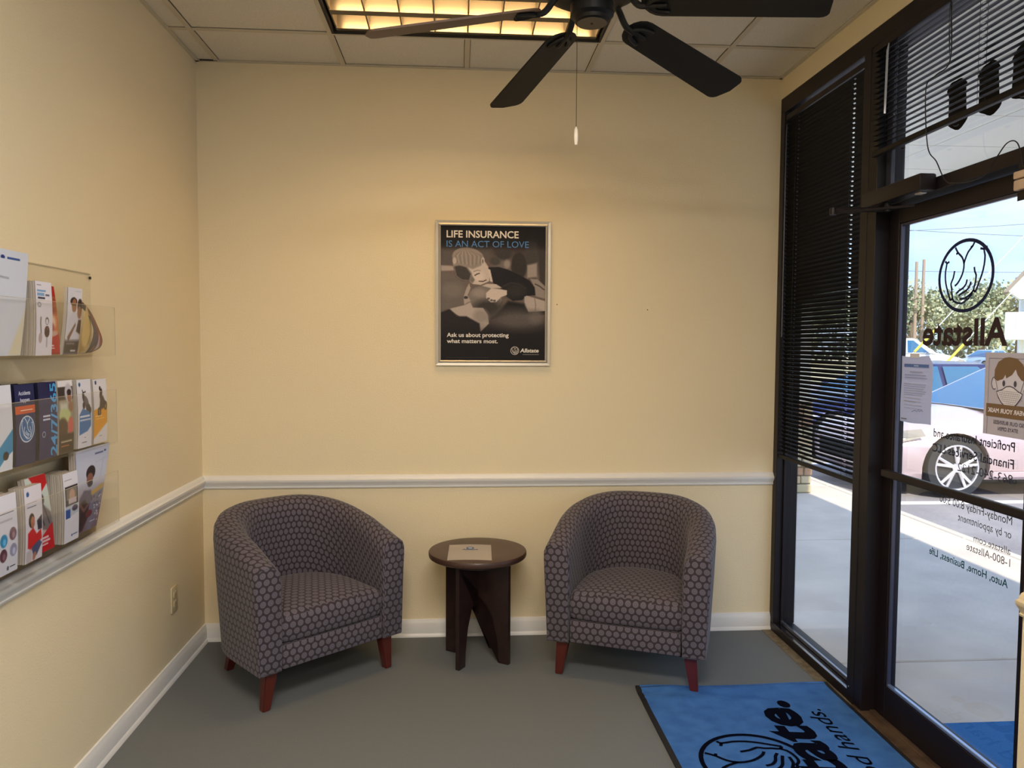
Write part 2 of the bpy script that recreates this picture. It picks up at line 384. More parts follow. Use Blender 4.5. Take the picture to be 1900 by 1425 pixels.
# lettering on the door glass, reads from outside
GX = W+DX+.0185
sh = Sheet((GX, -1.650, 0), (0, 1, 0), (0, 0, 1), N=(-1, 0, 0), step=.00012)
INK = (52, 36, 40); GREY = (74, 74, 84)
sh.text('Allstate', .055, 1.522, .445, .088, INK, .028)
o = sh.done('lettering', d1); o.matrix_parent_inverse = Matrix.Translation(-d1.location)
sh = Sheet((GX, -1.650, 0), (0, 1, 0), (0, 0, 1), N=(-1, 0, 0), step=.00012)
sh.text('Proficient Insurance and', .004, 1.186, .410, .030, (44, 44, 56), .012)
sh.text('Financial Services LLC', .005, 1.131, .412, .030, (44, 44, 56), .012)
sh.text('863-240-2122', .008, 1.082, .265, .030, (60, 60, 72))
sh.text('Monday-Friday 8:00 5:00', .003, .954, .362, .027, GREY)
sh.text('or by appointment', .004, .910, .257, .026, GREY)
sh.text('allstate.com', .005, .858, .172, .024, (112, 104, 96))
sh.text('1-800-Allstate', .004, .820, .207, .026, (112, 104, 96))
sh.text('Auto, Home, Business, Life', .010, .750, .404, .026, (36, 84, 96), .014)
o = sh.done('lettering', d1); o.matrix_parent_inverse = Matrix.Translation(-d1.location)
sh = Sheet((GX, -1.378, 1.760), (0, 1, 0), (0, 0, 1), N=(-1, 0, 0), step=.0001)
_k = MARK
hands_mark(sh, 0, 0, .121, (24, 30, 66), .062, ring=.10)
for v in sh.bm.verts: v.co.y = -1.378+(v.co.y+1.378)*1.15
o = sh.done('hands_emblem', d1); o.matrix_parent_inverse = Matrix.Translation(-d1.location)
# threshold
b = NB(); box(b, W-.012, W+.14, -1.95, -.875, -.02, .006, .002); box(b, W+.035, W+.058, -1.95, -.936, .0055, .012, .002)
tag(mk('trim_4', b, mat('worn_bronze_threshold', (104, 84, 66), .45, .35, noise=((78, 62, 50), 14., .4, .6))), kind='structure')
b = NB(); box(b, W-.05, W-.001, -.90, -.002, .0002, .0015)
tag(mk('trim_5', b, mat('brown_floor_edge', (104, 92, 72), .9, noise=((122, 112, 94), 30., .4, .6))), kind='structure')

# door closer, contact sensor, notices
t = tag(empty('door_closer', (W, -1.1, 2.09)), 'dark door closer with a folding arm above the glass door', 'door closer')
b = NB(); box(b, -.065, -.001, -.225, .16, -.030, .030, .008)
mk('closer_body', b, dark_m, t, 40)
b = NB(); box(b, -.045, -.02, -.20, -.165, -.036, -.029, .002); mk('adjusting_plate', b, alum_m, t)
b = NB(); cyl(b, (-.035, .02, -.062), .013, .034, 'z', 14); mk('spindle', b, black_m, t, 40)
b = NB(); tube(b, [(-.035, .03, -.052), (-.22, .075, -.052)], [.010, .008], 8); mk('arm', b, dark_m, t, 40)
b = NB(); tube(b, [(-.22, .085, -.060), (-.02, -.13, -.066)], .006, 8); cyl(b, (-.22, .079, -.068), .013, .026, 'z', 12); mk('arm', b, dark_m, t, 40)
t = tag(empty('door_sensor', (W, -1.765, 2.0)), 'small beige door contact sensor on the door head, upper right', 'sensor')
b = NB(); box(b, -.022, -.001, -.045, .045, .012, .034, .004); mk('sensor_body', b, mat('beige_plastic', (196, 168, 140), .5), t, 40)
b = NB(); box(b, -.020, -.001, -.045, .045, -.022, .009, .004); mk('magnet', b, mat('beige_plastic'), t, 40)
b = NB(); box(b, -.0012, 0, -.05, .05, -.05, .06); mk('backing_strip', b, dark_m, t)
# black cable
pts = [(2.919, -1.413, 2.668), (2.915, -1.426, 2.47), (2.912, -1.354, 2.442), (2.910, -1.304, 2.413), (2.912, -1.321, 2.214), (2.915, -1.37, 2.147), (2.918, -1.417, 2.073), (2.916, -1.474, 2.054), (2.914, -1.541, 2.044), (2.914, -1.616, 2.048), (2.915, -1.661, 2.087), (2.918, -1.705, 2.124), (2.920, -1.745, 2.112), (2.925, -1.765, 2.04)]
b = NB(); tube(b, spline(pts, 6), .0019, 6)
tag(mk('cable', b, mat('black_cable', (26, 20, 20), .5), smooth=60), 'thin black cable hanging in a loop below the door blind', 'cable')

# paper notice and mask decal on the door glass
t = tag(empty('paper_notice', (W+DX+.0175, -1.025, 1.478)), 'white letter taped upright to the left side of the door glass', 'notice')
def paperf(u, v): return (-.0022+.0014*math.sin(u*3.1)-.001*math.cos(v*9), -.004-u*.196+.004*v, -v*.255-.003*math.sin(u*5))
b = NB(); n = 8; G = [[b.verts.new(Vector(paperf(i/n, j/n))) for i in range(n+1)] for j in range(n+1)]
for j in range(n):
    for i in range(n):
        if (i, j) == (n-1, 0): b.faces.new((G[j][i], G[j+1][i], G[j+1][i+1])); continue
        b.faces.new((G[j][i], G[j+1][i], G[j+1][i+1], G[j][i+1]))
bmesh.ops.solidify(b, geom=list(b.faces), thickness=.0002)
mk('sheet', b, mat('notice_paper', (206, 206, 220), .8), t)
sh = Sheet((-.0045, 0, 0), (0, -1, 0), (0, 0, 1), step=.0001)
sh.rect(.022, -.042, .178, -.030, (92, 118, 178)); sh.rect(.085, -.039, .115, -.034, (170, 186, 220))
sh.lines(.06, .14, [-.062], .003, (150, 152, 172)); sh.lines(.028, .17, [-.074, -.084], .003, (140, 146, 176), .01)
sh.lines(.025, .168, [-.108-.0085*i for i in range(5)], .002, (150, 150, 164), .02)
sh.lines(.025, .160, [-.150-.012*i for i in range(3)], .002, (160, 160, 172), .03); sh.lines(.03, .16, [-.176-.0125*i for i in range(3)], .002, (168, 168, 178), .06)
sh.line([(.08, -.213), (.10, -.206), (.115, -.210), (.125, -.2), (.13, -.210), (.14, -.2), (.15, -.208)], .0014, (96, 96, 110)); sh.rect(.012, -.246, .05, -.242, (110, 110, 122))
sh.done('printed_text', t)
b = NB(); box(b, -.005, -.0042, -.118, -.058, -.006, .010); mk('tape', b, mat('frosted_tape', (214, 214, 222), .4), t)
t = tag(empty('mask_notice', (W+DX+.0175, -1.500, 1.497)), 'grey mask notice with a cartoon face on the door glass', 'notice')
b = NB(); box(b, -.0012, 0, -.216, 0, -.268, 0); mk('sheet', b, mat('grey_film', (186, 182, 196), .7), t)
sh = Sheet((-.0013, 0, 0), (0, -1, 0), (0, 0, 1), step=.00008); TAN = (122, 98, 74); LN = (84, 78, 92)
for x0, y0, x1, y1 in ((.018, -.018, .198, -.0195), (.018, -.018, .0195, -.164), (.1965, -.018, .198, -.164), (.018, -.208, .0195, -.268), (.1965, -.208, .198, -.268)): sh.rect(x0, y0, x1, y1, LN)
FC = (208, 204, 216)
sh.poly([(.052, -.07), (.05, -.1), (.062, -.135), (.085, -.163), (.115, -.167), (.145, -.163), (.168, -.135), (.180, -.1), (.178, -.07), (.15, -.04), (.08, -.04)], FC)
sh.ell(.046, -.098, .013, .020, FC); sh.ell(.184, -.098, .013, .020, FC)
sh.line([(.052, -.080), (.040, -.082), (.034, -.100), (.042, -.118), (.053, -.117)], .0032, LN); sh.line([(.178, -.080), (.190, -.082), (.196, -.100), (.188, -.118), (.177, -.117)], .0032, LN)
sh.poly([(.046, -.085), (.047, -.055), (.062, -.030), (.09, -.016), (.112, -.014), (.145, -.018), (.17, -.036), (.184, -.06), (.184, -.09), (.165, -.085), (.148, -.068), (.140, -.052), (.125, -.070), (.10, -.082), (.096, -.070), (.086, -.084), (.06, -.092)], TAN)
sh.ell(.090, -.098, .0065, .010, LN); sh.ell(.140, -.098, .0065, .010, LN)
MK = [(.058, -.126), (.085, -.118), (.102, -.108), (.118, -.106), (.134, -.110), (.152, -.120), (.172, -.128), (.166, -.142), (.150, -.160), (.135, -.172), (.100, -.172), (.082, -.160), (.066, -.142)]
sh.poly(MK, (222, 218, 226)); sh.line(MK, .0036, LN, closed=True)
for i in range(13): x = .070+.008*i; sh.line([(x-.008, -.122-.001*abs(i-6)), (x+.006, -.164+.002*abs(i-6))], .0009, (120, 112, 120)); sh.k -= 1
for i in range(7): z = -.122-.0065*i; sh.line([(.066+.0035*i, z), (.166-.0035*i, z-.002)], .0009, (120, 112, 120)); sh.k -= 1
sh.k += 1
sh.line([(.053, -.088), (.066, -.128)], .002, LN); sh.line([(.178, -.088), (.164, -.126)], .002, LN)
sh.rect(.014, -.208, .202, -.166, TAN)
SM = Sheet((-.0030, 0, 0), (0, 1, 0), (0, 0, 1), N=(-1, 0, 0), step=.00008)
SM.text('WEAR YOUR MASK', -.196, -.194, .174, .014, (226, 220, 226), .03)
SM.text('SO OUR BUSINESS', -.184, -.230, .134, .012, (104, 98, 112), .012); SM.text('STAYS OPEN', -.160, -.250, .088, .012, (104, 98, 112), .012)
sh.done('printed_picture', t); SM.done('printed_text', t)

# ------------------------------------------------------------------ venetian blinds
slat_m = mat('black_slat', (11, 9, 10), .5, spec=.3)
def slat_mesh(L, holes, w=.025, hole=.016):
    """slat along -y from 0 to -L with slots for the cords; slightly crowned"""
    b = NB(); cuts = [0.]
    for h in holes: cuts += [h-hole/2, h+hole/2]
    cuts.append(L)
    for i in range(len(cuts)-1):
        a, c = cuts[i], cuts[i+1]; hole_seg = i % 2 == 1
        for (u0, u1) in (((-.5, -.13), (.13, .5)) if hole_seg else ((-.5, 0), (0, .5))):
            z = lambda u: .0022*(1-4*u*u)
            vs = [b.verts.new((u*w, -y, z(u))) for u, y in ((u0, a), (u1, a), (u1, c), (u0, c))]; b.faces.new(vs)
    bmesh.ops.remove_doubles(b, verts=b.verts, dist=1e-5)
    bmesh.ops.solidify(b, geom=list(b.faces), thickness=.0004)
    bmesh.ops.recalc_face_normals(b, faces=b.faces)
    me = bpy.data.meshes.new('slat'); b.to_mesh(me); b.free(); me.materials.append(slat_m); return me
def blind(root, L, ztop, zbot, tilt, holes, pitch=.0205):
    me = slat_mesh(L, holes)
    n = int((ztop-zbot)/pitch)
    for i in range(n):
        o = bpy.data.objects.new('slat', me); link(o, root); o.location = (0, 0, ztop-.014-i*pitch)
        o.rotation_euler = (random.uniform(-.0008, .0008), tilt+random.uniform(-.006, .006), 0)
    b = NB(); box(b, -.0125, .0125, -L, 0, ztop, ztop+.026, .002); mk('headrail', b, dark_m, root)
    b = NB(); box(b, -.012, .012, -L, 0, zbot-.026, zbot-.006, .004); mk('bottom_rail', b, slat_m, root)
    for h in holes:
        for dx in (-.0128, .0128):
            b = NB(); tube(b, [(dx, -h, ztop), (dx, -h, zbot-.006)], .0007, 5); mk('ladder_cord', b, black_m, root)
B1 = tag(empty('window_blind', (W+.018, -.052, 0)), 'long black venetian blind over the tall side window', 'blind')
blind(B1, .760, 2.664, .955, R(46), [.12, .655])
b = NB(); tube(b, [(-.020, -.030, 2.64), (-.022, -.030, 2.58), (-.022, -.030, 1.56)], [.002, .0032, .0032], 6); mk('tilt_wand', b, mat('clear_plastic', (70, 72, 84), .2), B1, 40)
B2 = tag(empty('window_blind', (W-.024, -.95, 0)), 'short black venetian blind hanging above the glass door', 'blind')
blind(B2, .99, 2.664, 2.287, R(-8), [.165, .62, .86])
wand_m = mat('clear_wand', (168, 172, 180), .15)
b = NB(); tube(b, [(-.020, -.120, 2.66), (-.026, -.122, 2.63), (-.024, -.112, 2.40)], [.0015, .0042, .0042], 6); mk('tilt_wand', b, wand_m, B2, 40)
for dy in (0, .012):
    b = NB(); tube(b, spline([(-.017, -.475-dy, 2.65), (-.019, -.477-dy*.4, 2.56), (-.018, -.483, 2.48)], 5), .0011, 5); mk('lift_cord', b, black_m, B2)
for y in (-.20, -.50, -.80): b = NB(); lathe(b, (-.0, y, 2.244), [(.001, 0), (.006, .001), (.009, .005)], 10); mk('rail_button', b, black_m, B2, 40)
# dark cut-outs on the transom glass behind the blind
for i, y in enumerate((-1.33, -1.49, -1.645)):
    b = NB(); pts = []
    for k in range(28):
        a = 2*math.pi*k/28; r = 1+.07*math.sin(3*a+i)+.03*math.sin(7*a); s_ = .066 if math.sin(a) < 0 else .056
        zc = -.030 if math.sin(a) < 0 else .034
        pts.append((W+.060, y+.010*math.sin(a)+s_*r*math.cos(a)*(1 if abs(math.sin(a)) > .25 else .8), 2.355+zc+.055*r*math.sin(a)))
    v0 = [b.verts.new(p) for p in pts]; f = b.faces.new(v0)
    ex = bmesh.ops.extrude_face_region(b, geom=[f]); bmesh.ops.translate(b, verts=[q for q in ex['geom'] if isinstance(q, bmesh.types.BMVert)], vec=(-.0015, 0, 0))
    tag(mk('glass_decal', b, black_m), ('dark round-lobed decal behind the short blind, nearest the side window', 'middle of three dark round-lobed decals behind the short blind', 'dark round-lobed decal behind the short blind, nearest the right edge')[i], 'decal', 'dark decals on the transom glass')

# ------------------------------------------------------------------ ceiling light
t = tag(empty('ceiling_light', ((FX[0]+FX[1])/2, (FX[2]+FX[3])/2, H)), 'recessed fluorescent ceiling fixture with a silver louvre grid', 'ceiling light')
hx, hy = (FX[1]-FX[0])/2, (FX[3]-FX[2])/2
b = NB(); q = .013
for a, c, d_, e2 in ((-hx+q, -hx+q+.006, -hy+q, hy-q), (hx-q-.006, hx-q, -hy+q, hy-q), (-hx+q, hx-q, -hy+q, -hy+q+.006), (-hx+q, hx-q, hy-q-.006, hy-q)): box(b, a, c, d_, e2, .001, .115)
box(b, -hx+q, hx-q, -hy+q, hy-q, .115, .121)
mk('housing', b, mat('lamp_reflector', (50, 47, 43), .5), t)
b = NB(); q = .0135
for a, c, d_, e2 in ((-hx+q-.006, -hx+q+.004, -hy+q-.006, hy-q+.006), (hx-q-.004, hx-q+.006, -hy+q-.006, hy-q+.006), (-hx+q, hx-q, -hy+q-.006, -hy+q+.004), (-hx+q, hx-q, hy-q-.004, hy-q+.006)): box(b, a, c, d_, e2, -.0015, .012)
mk('trim_frame', b, dark2_m, t)
lou_m = mat('louvre_aluminium', (112, 104, 92), .3, .85)
ix, iy = hx-.032, hy-.032
for k in range(4):
    y = -iy+k*2*iy/3; b = NB(); s0 = .004; s1 = .022
    lp = [[(x, y-s1, .006), (x, y+s1, .006), (x, y+s0*2.2, .045), (x, y+s0, .078), (x, y-s0, .078), (x, y-s0*2.2, .045)] for x in (-ix, ix)]
    loft(b, lp); mk('louvre_blade', b, lou_m, t, 40)
for k in range(9):
    x = -ix+k*2*ix/8; b = NB(); box(b, x-.0035, x+.0035, -iy, iy, .012, .076, .001, seg=1); mk('louvre_blade', b, lou_m, t)
tube_m = mat('fluorescent_tube', (255, 244, 220), .4, emit=(1, .66, .31), estr=TUBE)
for k in range(3):
    y = -iy+(k+.5)*2*iy/3; b = NB(); cyl(b, (-ix+.02, y, .092), .019, 2*ix-.04, 'x', 12); mk('lamp_tube', b, tube_m, t, 40)
    b = NB()
    for x in (-ix+.002, ix-.022): cyl(b, (x, y, .092), .0205, .02, 'x', 12)
    mk('lamp_socket', b, white_m, t, 40)

# ------------------------------------------------------------------ ceiling fan
FC_ = Vector((1.69, -1.54, 2.50))
t = tag(empty('ceiling_fan', tuple(FC_)), 'black five-blade ceiling fan with a hanging pull chain', 'ceiling fan')
b = NB(); lathe(b, (0, 0, 0), [(.001, -.002), (.046, -.002), (.052, .002), (.054, .012), (.066, .020), (.066, .055), (.055, .062), (.05, .07)], 32); mk('switch_housing', b, black_m, t, 35)
b = NB(); cyl(b, (0, 0, -.003), .046, .0012, 'z', 28); cyl(b, (0, 0, -.005), .004, .003, 'z', 8, 1); mk('bottom_cap', b, [mat('cap_brown', (58, 48, 40), .45), black_m], t, 35)
b = NB(); lathe(b, (0, 0, .06), [(.05, 0), (.10, .006), (.145, .03), (.152, .07), (.145, .11), (.11, .14), (.05, .155), (.03, .16)], 36); mk('motor_housing', b, black_m, t, 35)
b = NB(); cyl(b, (0, 0, .215), .013, .12, 'z', 14); mk('downrod', b, black_m, t, 35)
b = NB(); lathe(b, (0, 0, .31), [(.02, 0), (.055, .02), (.072, .05), (.075, .078)], 28); mk('canopy', b, black_m, t, 35)
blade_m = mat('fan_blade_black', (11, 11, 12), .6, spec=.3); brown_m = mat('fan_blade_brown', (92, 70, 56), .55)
def blade_geo(b, L=.67, r0=.16, w0=.058, w1=.070, th=.006):
    out_ = []
    N = 8
    for k in range(N+1): a = math.pi/2+math.pi*k/N; out_.append((r0+.05+.05*math.cos(a), w0*math.sin(a)))
    cr_ = .03
    for k in range(5): a = -math.pi/2+math.pi/2*k/4; out_.append((L-cr_-.008+cr_*math.cos(a), -w1+cr_+cr_*math.sin(a)))
    out_.append((L, 0))
    for k in range(5): a = math.pi/2*k/4; out_.append((L-cr_-.008+cr_*math.cos(a), w1-cr_+cr_*math.sin(a)))
    lo = [(x, y, -th/2) for x, y in out_]; hi = [(x, y, th/2) for x, y in out_]
    loft(b, [lo, hi])
for k, ang in enumerate((181, 110, 33.5, -30.5, 254)):
    Mb = Matrix.Translation((0, 0, .055)) @ Matrix.Rotation(R(9.9), 4, 'Y')
    Mx = Mb @ Matrix.Rotation(-R(13), 4, 'X')
    bm_ = NB(); blade_geo(bm_, .695); bmesh.ops.transform(bm_, matrix=Mx, verts=bm_.verts)
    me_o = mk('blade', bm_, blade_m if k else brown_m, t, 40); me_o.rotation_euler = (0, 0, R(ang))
    bi = NB()
    q0 = [Mx @ Vector(v) for v in ((.150, 0, -.004), (.190, 0, -.006))]
    tube(bi, spline([(.09, 0, .085), (.115, 0, .066)]+[tuple(v) for v in q0], 5), .010, 8)
    for s_ in (-1, 0, 1):
        tube(bi, spline([tuple(Mx @ Vector(v)) for v in ((.175, 0, -.006), (.200, s_*.026, -.007), (.240, s_*.036, -.006))], 5), [.008]*10+[.005], 8)
    mk('blade_iron', bi, black_m, me_o, 40)
b = NB(); tube(b, [(-.047, -.01, .01), (-.047, -.01, -.318)], .0009, 5); pc = mk('pull_chain', b, mat('chain_bronze', (70, 58, 44), .4, .6), t)
b = NB(); lathe(b, (-.047, -.01, -.373), [(.001, 0), (.0045, .001), (.0065, .012), (.0072, .030), (.0055, .046), (.0025, .054), (.001, .056)], 14); mk('pull_knob', b, mat('white_knob', (226, 214, 196), .35), pc, 40)

# ------------------------------------------------------------------ framed poster
t = tag(empty('framed_poster', (1.461, 0, 1.772)), 'silver-framed life insurance poster on the back wall', 'poster')
PW, PH = .584, .732
b = NB(); fw = .026
o_ = [(-PW/2, -PH/2), (PW/2, -PH/2), (PW/2, PH/2), (-PW/2, PH/2)]; i_ = [(x-math.copysign(fw, x), z-math.copysign(fw, z)) for x, z in o_]
loops = []
for dep, off in ((0, 0), (-.014, 0), (-.018, .004), (-.016, .5), (-.020, .8), (-.017, 1), (0, 1)):
    loops.append([(o_[k][0]+(i_[k][0]-o_[k][0])*off, dep, o_[k][1]+(i_[k][1]-o_[k][1])*off) for k in range(4)])
loft(b, loops+[loops[0]], cap=False); mk('frame', b, mat('silver_frame', (188, 180, 164), .38, .55), t)
b = NB(); iw, ih = PW/2-fw+.002, PH/2-fw+.002; box(b, -iw, iw, -.0095, 0, -ih, ih); bk = mk('poster_sheet', b, flat((24, 20, 20)), t)
cv = Canvas(880, 1140, 154, 200, (24, 20, 20)); K = 135
cv.vgrad([(0, (24, 19, 20)), (150, (34, 28, 28)), (230, (84, 68, 66)), (300, (104, 86, 82)), (420, (112, 98, 92)), (700, (100, 88, 82)), (800, (64, 54, 52)), (900, (34, 29, 30)), (960, (24, 21, 22)), (1140, (22, 19, 20))])
def sp(P): return [(x-K, y-K) for x, y in P]
def cell(cx, cy, rx, ry, g, soft=.1, rot=0., op=1.):
    c3 = g if isinstance(g, tuple) else (g, g*.93, g*.89); cv.ell(cx-K, cy-K, rx, ry, c3, soft, rot, op)
def cpoly(P, g, soft=5., op=1.):
    c3 = g if isinstance(g, tuple) else (g, g*.93, g*.89); cv.poly(sp(P), c3, soft, op)
cpoly([(135, 330), (560, 330), (560, 420), (135, 480)], 92, 60); cpoly([(135, 470), (240, 475), (250, 512), (135, 518)], 172, 14)
cell(900, 400, 60, 200, 70, .5); cpoly([(860, 460), (945, 440), (945, 560), (860, 570)], 158, 18); cpoly([(955, 340), (1015, 340), (1015, 640), (965, 600)], 62, 20)
cell(790, 470, 65, 120, 52, .25); cell(640, 440, 80, 65, 112, .4); cell(660, 370, 70, 50, 62, .5); cell(690, 455, 26, 36, 150, .7); cell(590, 430, 45, 36, 74, .6)
cpoly([(135, 520), (330, 590), (330, 800), (230, 830), (135, 860)], 108, 30); cell(230, 680, 90, 60, 122, .8)
# boy
cpoly([(235, 455), (262, 560), (310, 595), (372, 600), (400, 625), (470, 632), (540, 600), (548, 500), (500, 430), (300, 420)], 200, 6)
cpoly([(240, 470), (262, 560), (310, 595), (375, 600), (392, 540), (350, 480), (280, 450)], 66, 22)
cell(450, 560, 50, 40, 214, .8); cpoly([(392, 545), (420, 590), (400, 622), (375, 600)], 120, 12)
cell(362, 400, 132, 82, 150, .08, .12); cpoly([(232, 400), (240, 480), (290, 470), (350, 480), (400, 500), (470, 470), (500, 430), (480, 370)], 146, 12)
for i in range(13):
    x0 = 250+18*i; cv.stroke([(330-K+(x0-330)*.35, 328-K+abs(i-6)*3), (x0-K+6, 385-K), (x0-K+22-2*i, 470-K-abs(i-7)*4)], 6, (186, 172, 160) if i % 2 else (112, 101, 96), 9, .6)
cell(250, 430, 16, 28, 190, .3); cell(487, 430, 15, 32, 196, .25); cell(486, 432, 7, 20, 120, .5)
cv.stroke(sp([(420, 552), (440, 540), (458, 535)]), 9, (54, 46, 44), 5); cv.stroke(sp([(455, 600), (490, 602), (515, 590)]), 8, (70, 56, 52), 5); cv.stroke(sp([(412, 520), (440, 508), (465, 512)]), 5, (120, 105, 98), 5)
# shirt, trousers
cpoly([(532, 482), (620, 478), (700, 500), (800, 545), (880, 590), (925, 650), (932, 715), (850, 722), (820, 758), (740, 765), (690, 730), (640, 660), (570, 610), (548, 560)], (30, 26, 30), 6)
cv.stroke(sp([(660, 640), (720, 612), (790, 620), (850, 660)]), 7, (62, 56, 58), 8); cell(760, 680, 90, 60, 46, .9)
cpoly([(532, 500), (548, 500), (572, 608), (548, 600)], 210, 5)
cpoly([(885, 575), (950, 580), (1015, 640), (1015, 745), (935, 725), (928, 650)], 148, 8); cv.stroke(sp([(930, 620), (970, 640), (1005, 668)]), 9, (60, 52, 50), 6)
cell(905, 820, 60, 70, 34, .4); cpoly([(838, 730), (860, 720), (1015, 765), (1015, 850), (880, 872), (840, 800)], 178, 7); cv.stroke(sp([(925, 745), (935, 800), (930, 850)]), 6, (120, 110, 104), 5)
cpoly([(860, 860), (1015, 850), (1015, 880), (920, 892)], 28, 10)
# arm, ball, adult
cell(505, 745, 142, 108, 124, .06); cell(530, 830, 120, 70, 56, .8); cell(455, 700, 60, 36, 150, .9)
cpoly([(480, 640), (520, 622), (600, 625), (650, 655), (560, 660)], 196, 6); cpoly([(515, 700), (560, 660), (640, 668), (690, 676), (690, 715), (640, 735), (600, 775), (555, 778), (515, 742)], 206, 7)
for p_ in ((535, 748), (560, 762), (585, 765)): cell(p_[0], p_[1], 12, 9, 90, .6)
cpoly([(372, 620), (350, 660), (325, 735), (330, 800), (385, 770), (360, 720), (385, 660)], 170, 8); cell(345, 740, 18, 12, 60, .5)
cpoly([(700, 765), (840, 790), (870, 880), (640, 900), (560, 920), (650, 830)], 30, 24)
cpoly([(200, 838), (330, 805), (382, 780), (405, 825), (490, 828), (530, 890), (540, 960), (470, 1030), (380, 960), (260, 880)], 178, 8); cell(470, 900, 60, 60, 150, .8)
cpoly([(135, 870), (210, 838), (270, 900), (350, 900), (460, 960), (470, 1040), (300, 1080), (135, 1080)], (36, 31, 33), 14)
cell(780, 930, 200, 90, 96, .9, .05, .85); cell(940, 900, 60, 60, 118, .9, 0, .7)
cv.noise(7); cv.poly([(0, 900), (880, 900), (880, 1140), (0, 1140)], (24, 21, 22), 160, .8); cv.poly([(0, 0), (880, 0), (880, 150), (0, 150)], (24, 20, 20), 110, .9)
iw2, ih2 = PW/2-fw, PH/2-fw
picture('printed_photo', cv, lambda u, v: (-iw2+2*iw2*u, -.0100, ih2-2*ih2*v), bk)
sh = Sheet((-iw2, -.0102, ih2), (2*iw2/880, 0, 0), (0, 0, 2*ih2/1140), N=(0, -1, 0), step=.0001)
sh.text('LIFE INSURANCE', 48, -98, 604, 58, (236, 228, 214), .018); sh.text('IS AN ACT OF LOVE', 48, -178, 690, 54, (88, 136, 190), .0)
sh.text('Ask us about protecting', 50, -940, 522, 34, (226, 220, 210), .022); sh.text('what matters most.', 50, -992, 430, 34, (226, 220, 210), .022)
hands_mark(sh, 624, -1056, 34, (200, 194, 186), .09, (60, 54, 52), ring=.12)
sh.text('Allstate', 668, -1070, 160, 32, (224, 218, 208), .03, .15); sh.rect(690, -1092, 830, -1085, (110, 104, 100)); sh.rect(44, -1120, 400, -1114, (50, 45, 45))
sh.done('printed_text', bk)

# ------------------------------------------------------------------ armchairs
def fabric():
    m = mat('circle_weave_fabric', (60, 52, 56), .85, spec=.2); t = m.node_tree; N_ = t.nodes; L = t.links; bs = N_['Principled BSDF']
    uv = N_.new('ShaderNodeUVMap'); sc = N_.new('ShaderNodeVectorMath'); sc.operation = 'SCALE'; sc.inputs['Scale'].default_value = 1/.0335
    L.new(uv.outputs[0], sc.inputs[0]); ds = []
    for off in ((0, 0, 0), (.5, .8660254, 0)):
        a = N_.new('ShaderNodeVectorMath'); a.operation = 'ADD'; a.inputs[1].default_value = off; L.new(sc.outputs[0], a.inputs[0])
        w_ = N_.new('ShaderNodeVectorMath'); w_.operation = 'WRAP'; w_.inputs[1].default_value = (.5, .8660254, 1); w_.inputs[2].default_value = (-.5, -.8660254, -1)
        L.new(a.outputs[0], w_.inputs[0]); s2 = N_.new('ShaderNodeVectorMath'); s2.operation = 'MULTIPLY'; s2.inputs[1].default_value = (1, 1, 0); L.new(w_.outputs[0], s2.inputs[0])
        l_ = N_.new('ShaderNodeVectorMath'); l_.operation = 'LENGTH'; L.new(s2.outputs[0], l_.inputs[0]); ds.append(l_)
    mn = N_.new('ShaderNodeMath'); mn.operation = 'MINIMUM'; L.new(ds[0].outputs['Value'], mn.inputs[0]); L.new(ds[1].outputs['Value'], mn.inputs[1])
    r = N_.new('ShaderNodeValToRGB'); L.new(mn.outputs[0], r.inputs[0]); cr_ = r.color_ramp
    cols = [(0, (104, 97, 106)), (.13, (98, 92, 102)), (.19, (80, 73, 82)), (.24, (106, 99, 109)), (.36, (96, 89, 98)), (.44, (48, 42, 46)), (.50, (62, 55, 60)), (.56, (46, 40, 44))]
    cr_.elements[0].position = 0; cr_.elements[0].color = lin(cols[0][1])+(1,); cr_.elements[1].position = cols[-1][0]; cr_.elements[1].color = lin(cols[-1][1])+(1,)
    for p_, c_ in cols[1:-1]: e3 = cr_.elements.new(p_); e3.color = lin(c_)+(1,)
    n = N_.new('ShaderNodeTexNoise'); n.inputs['Scale'].default_value = 260; tc_ = N_.new('ShaderNodeTexCoord'); L.new(tc_.outputs['Object'], n.inputs['Vector'])
    mxx = N_.new('ShaderNodeMix'); mxx.data_type = 'RGBA'; mxx.blend_type = 'MULTIPLY'; mxx.inputs['Factor'].default_value = .5
    L.new(r.outputs[0], mxx.inputs[6]); L.new(n.outputs['Color'], mxx.inputs[7])
    gm = N_.new('ShaderNodeGamma'); gm.inputs[1].default_value = 1.0; L.new(mxx.outputs[2], gm.inputs[0]); L.new(r.outputs[0], bs.inputs['Base Color'])
    bp = N_.new('ShaderNodeBump'); bp.inputs['Strength'].default_value = .35; bp.inputs['Distance'].default_value = .0015; bp.invert = True
    L.new(mn.outputs[0], bp.inputs['Height']); L.new(bp.outputs[0], bs.inputs['Normal'])
    bs.inputs['Sheen Weight'].default_value = .12
    return m
fab_m = fabric(); leg_m = mat('cherry_stained_leg', (84, 28, 21), .35, coat=.3)
def box_uv(o):
    me = o.data; uv = me.uv_layers.new(name='UVMap') if not me.uv_layers else me.uv_layers[0]
    for p in me.polygons:
        n = p.normal; a = max(range(3), key=lambda i: abs(n[i]))
        for li in p.loop_indices:
            c = me.vertices[me.loops[li].vertex_index].co
            uv.data[li].uv = ((c.y, c.z) if a == 0 else (c.x, c.z) if a == 1 else (c.x, c.y))
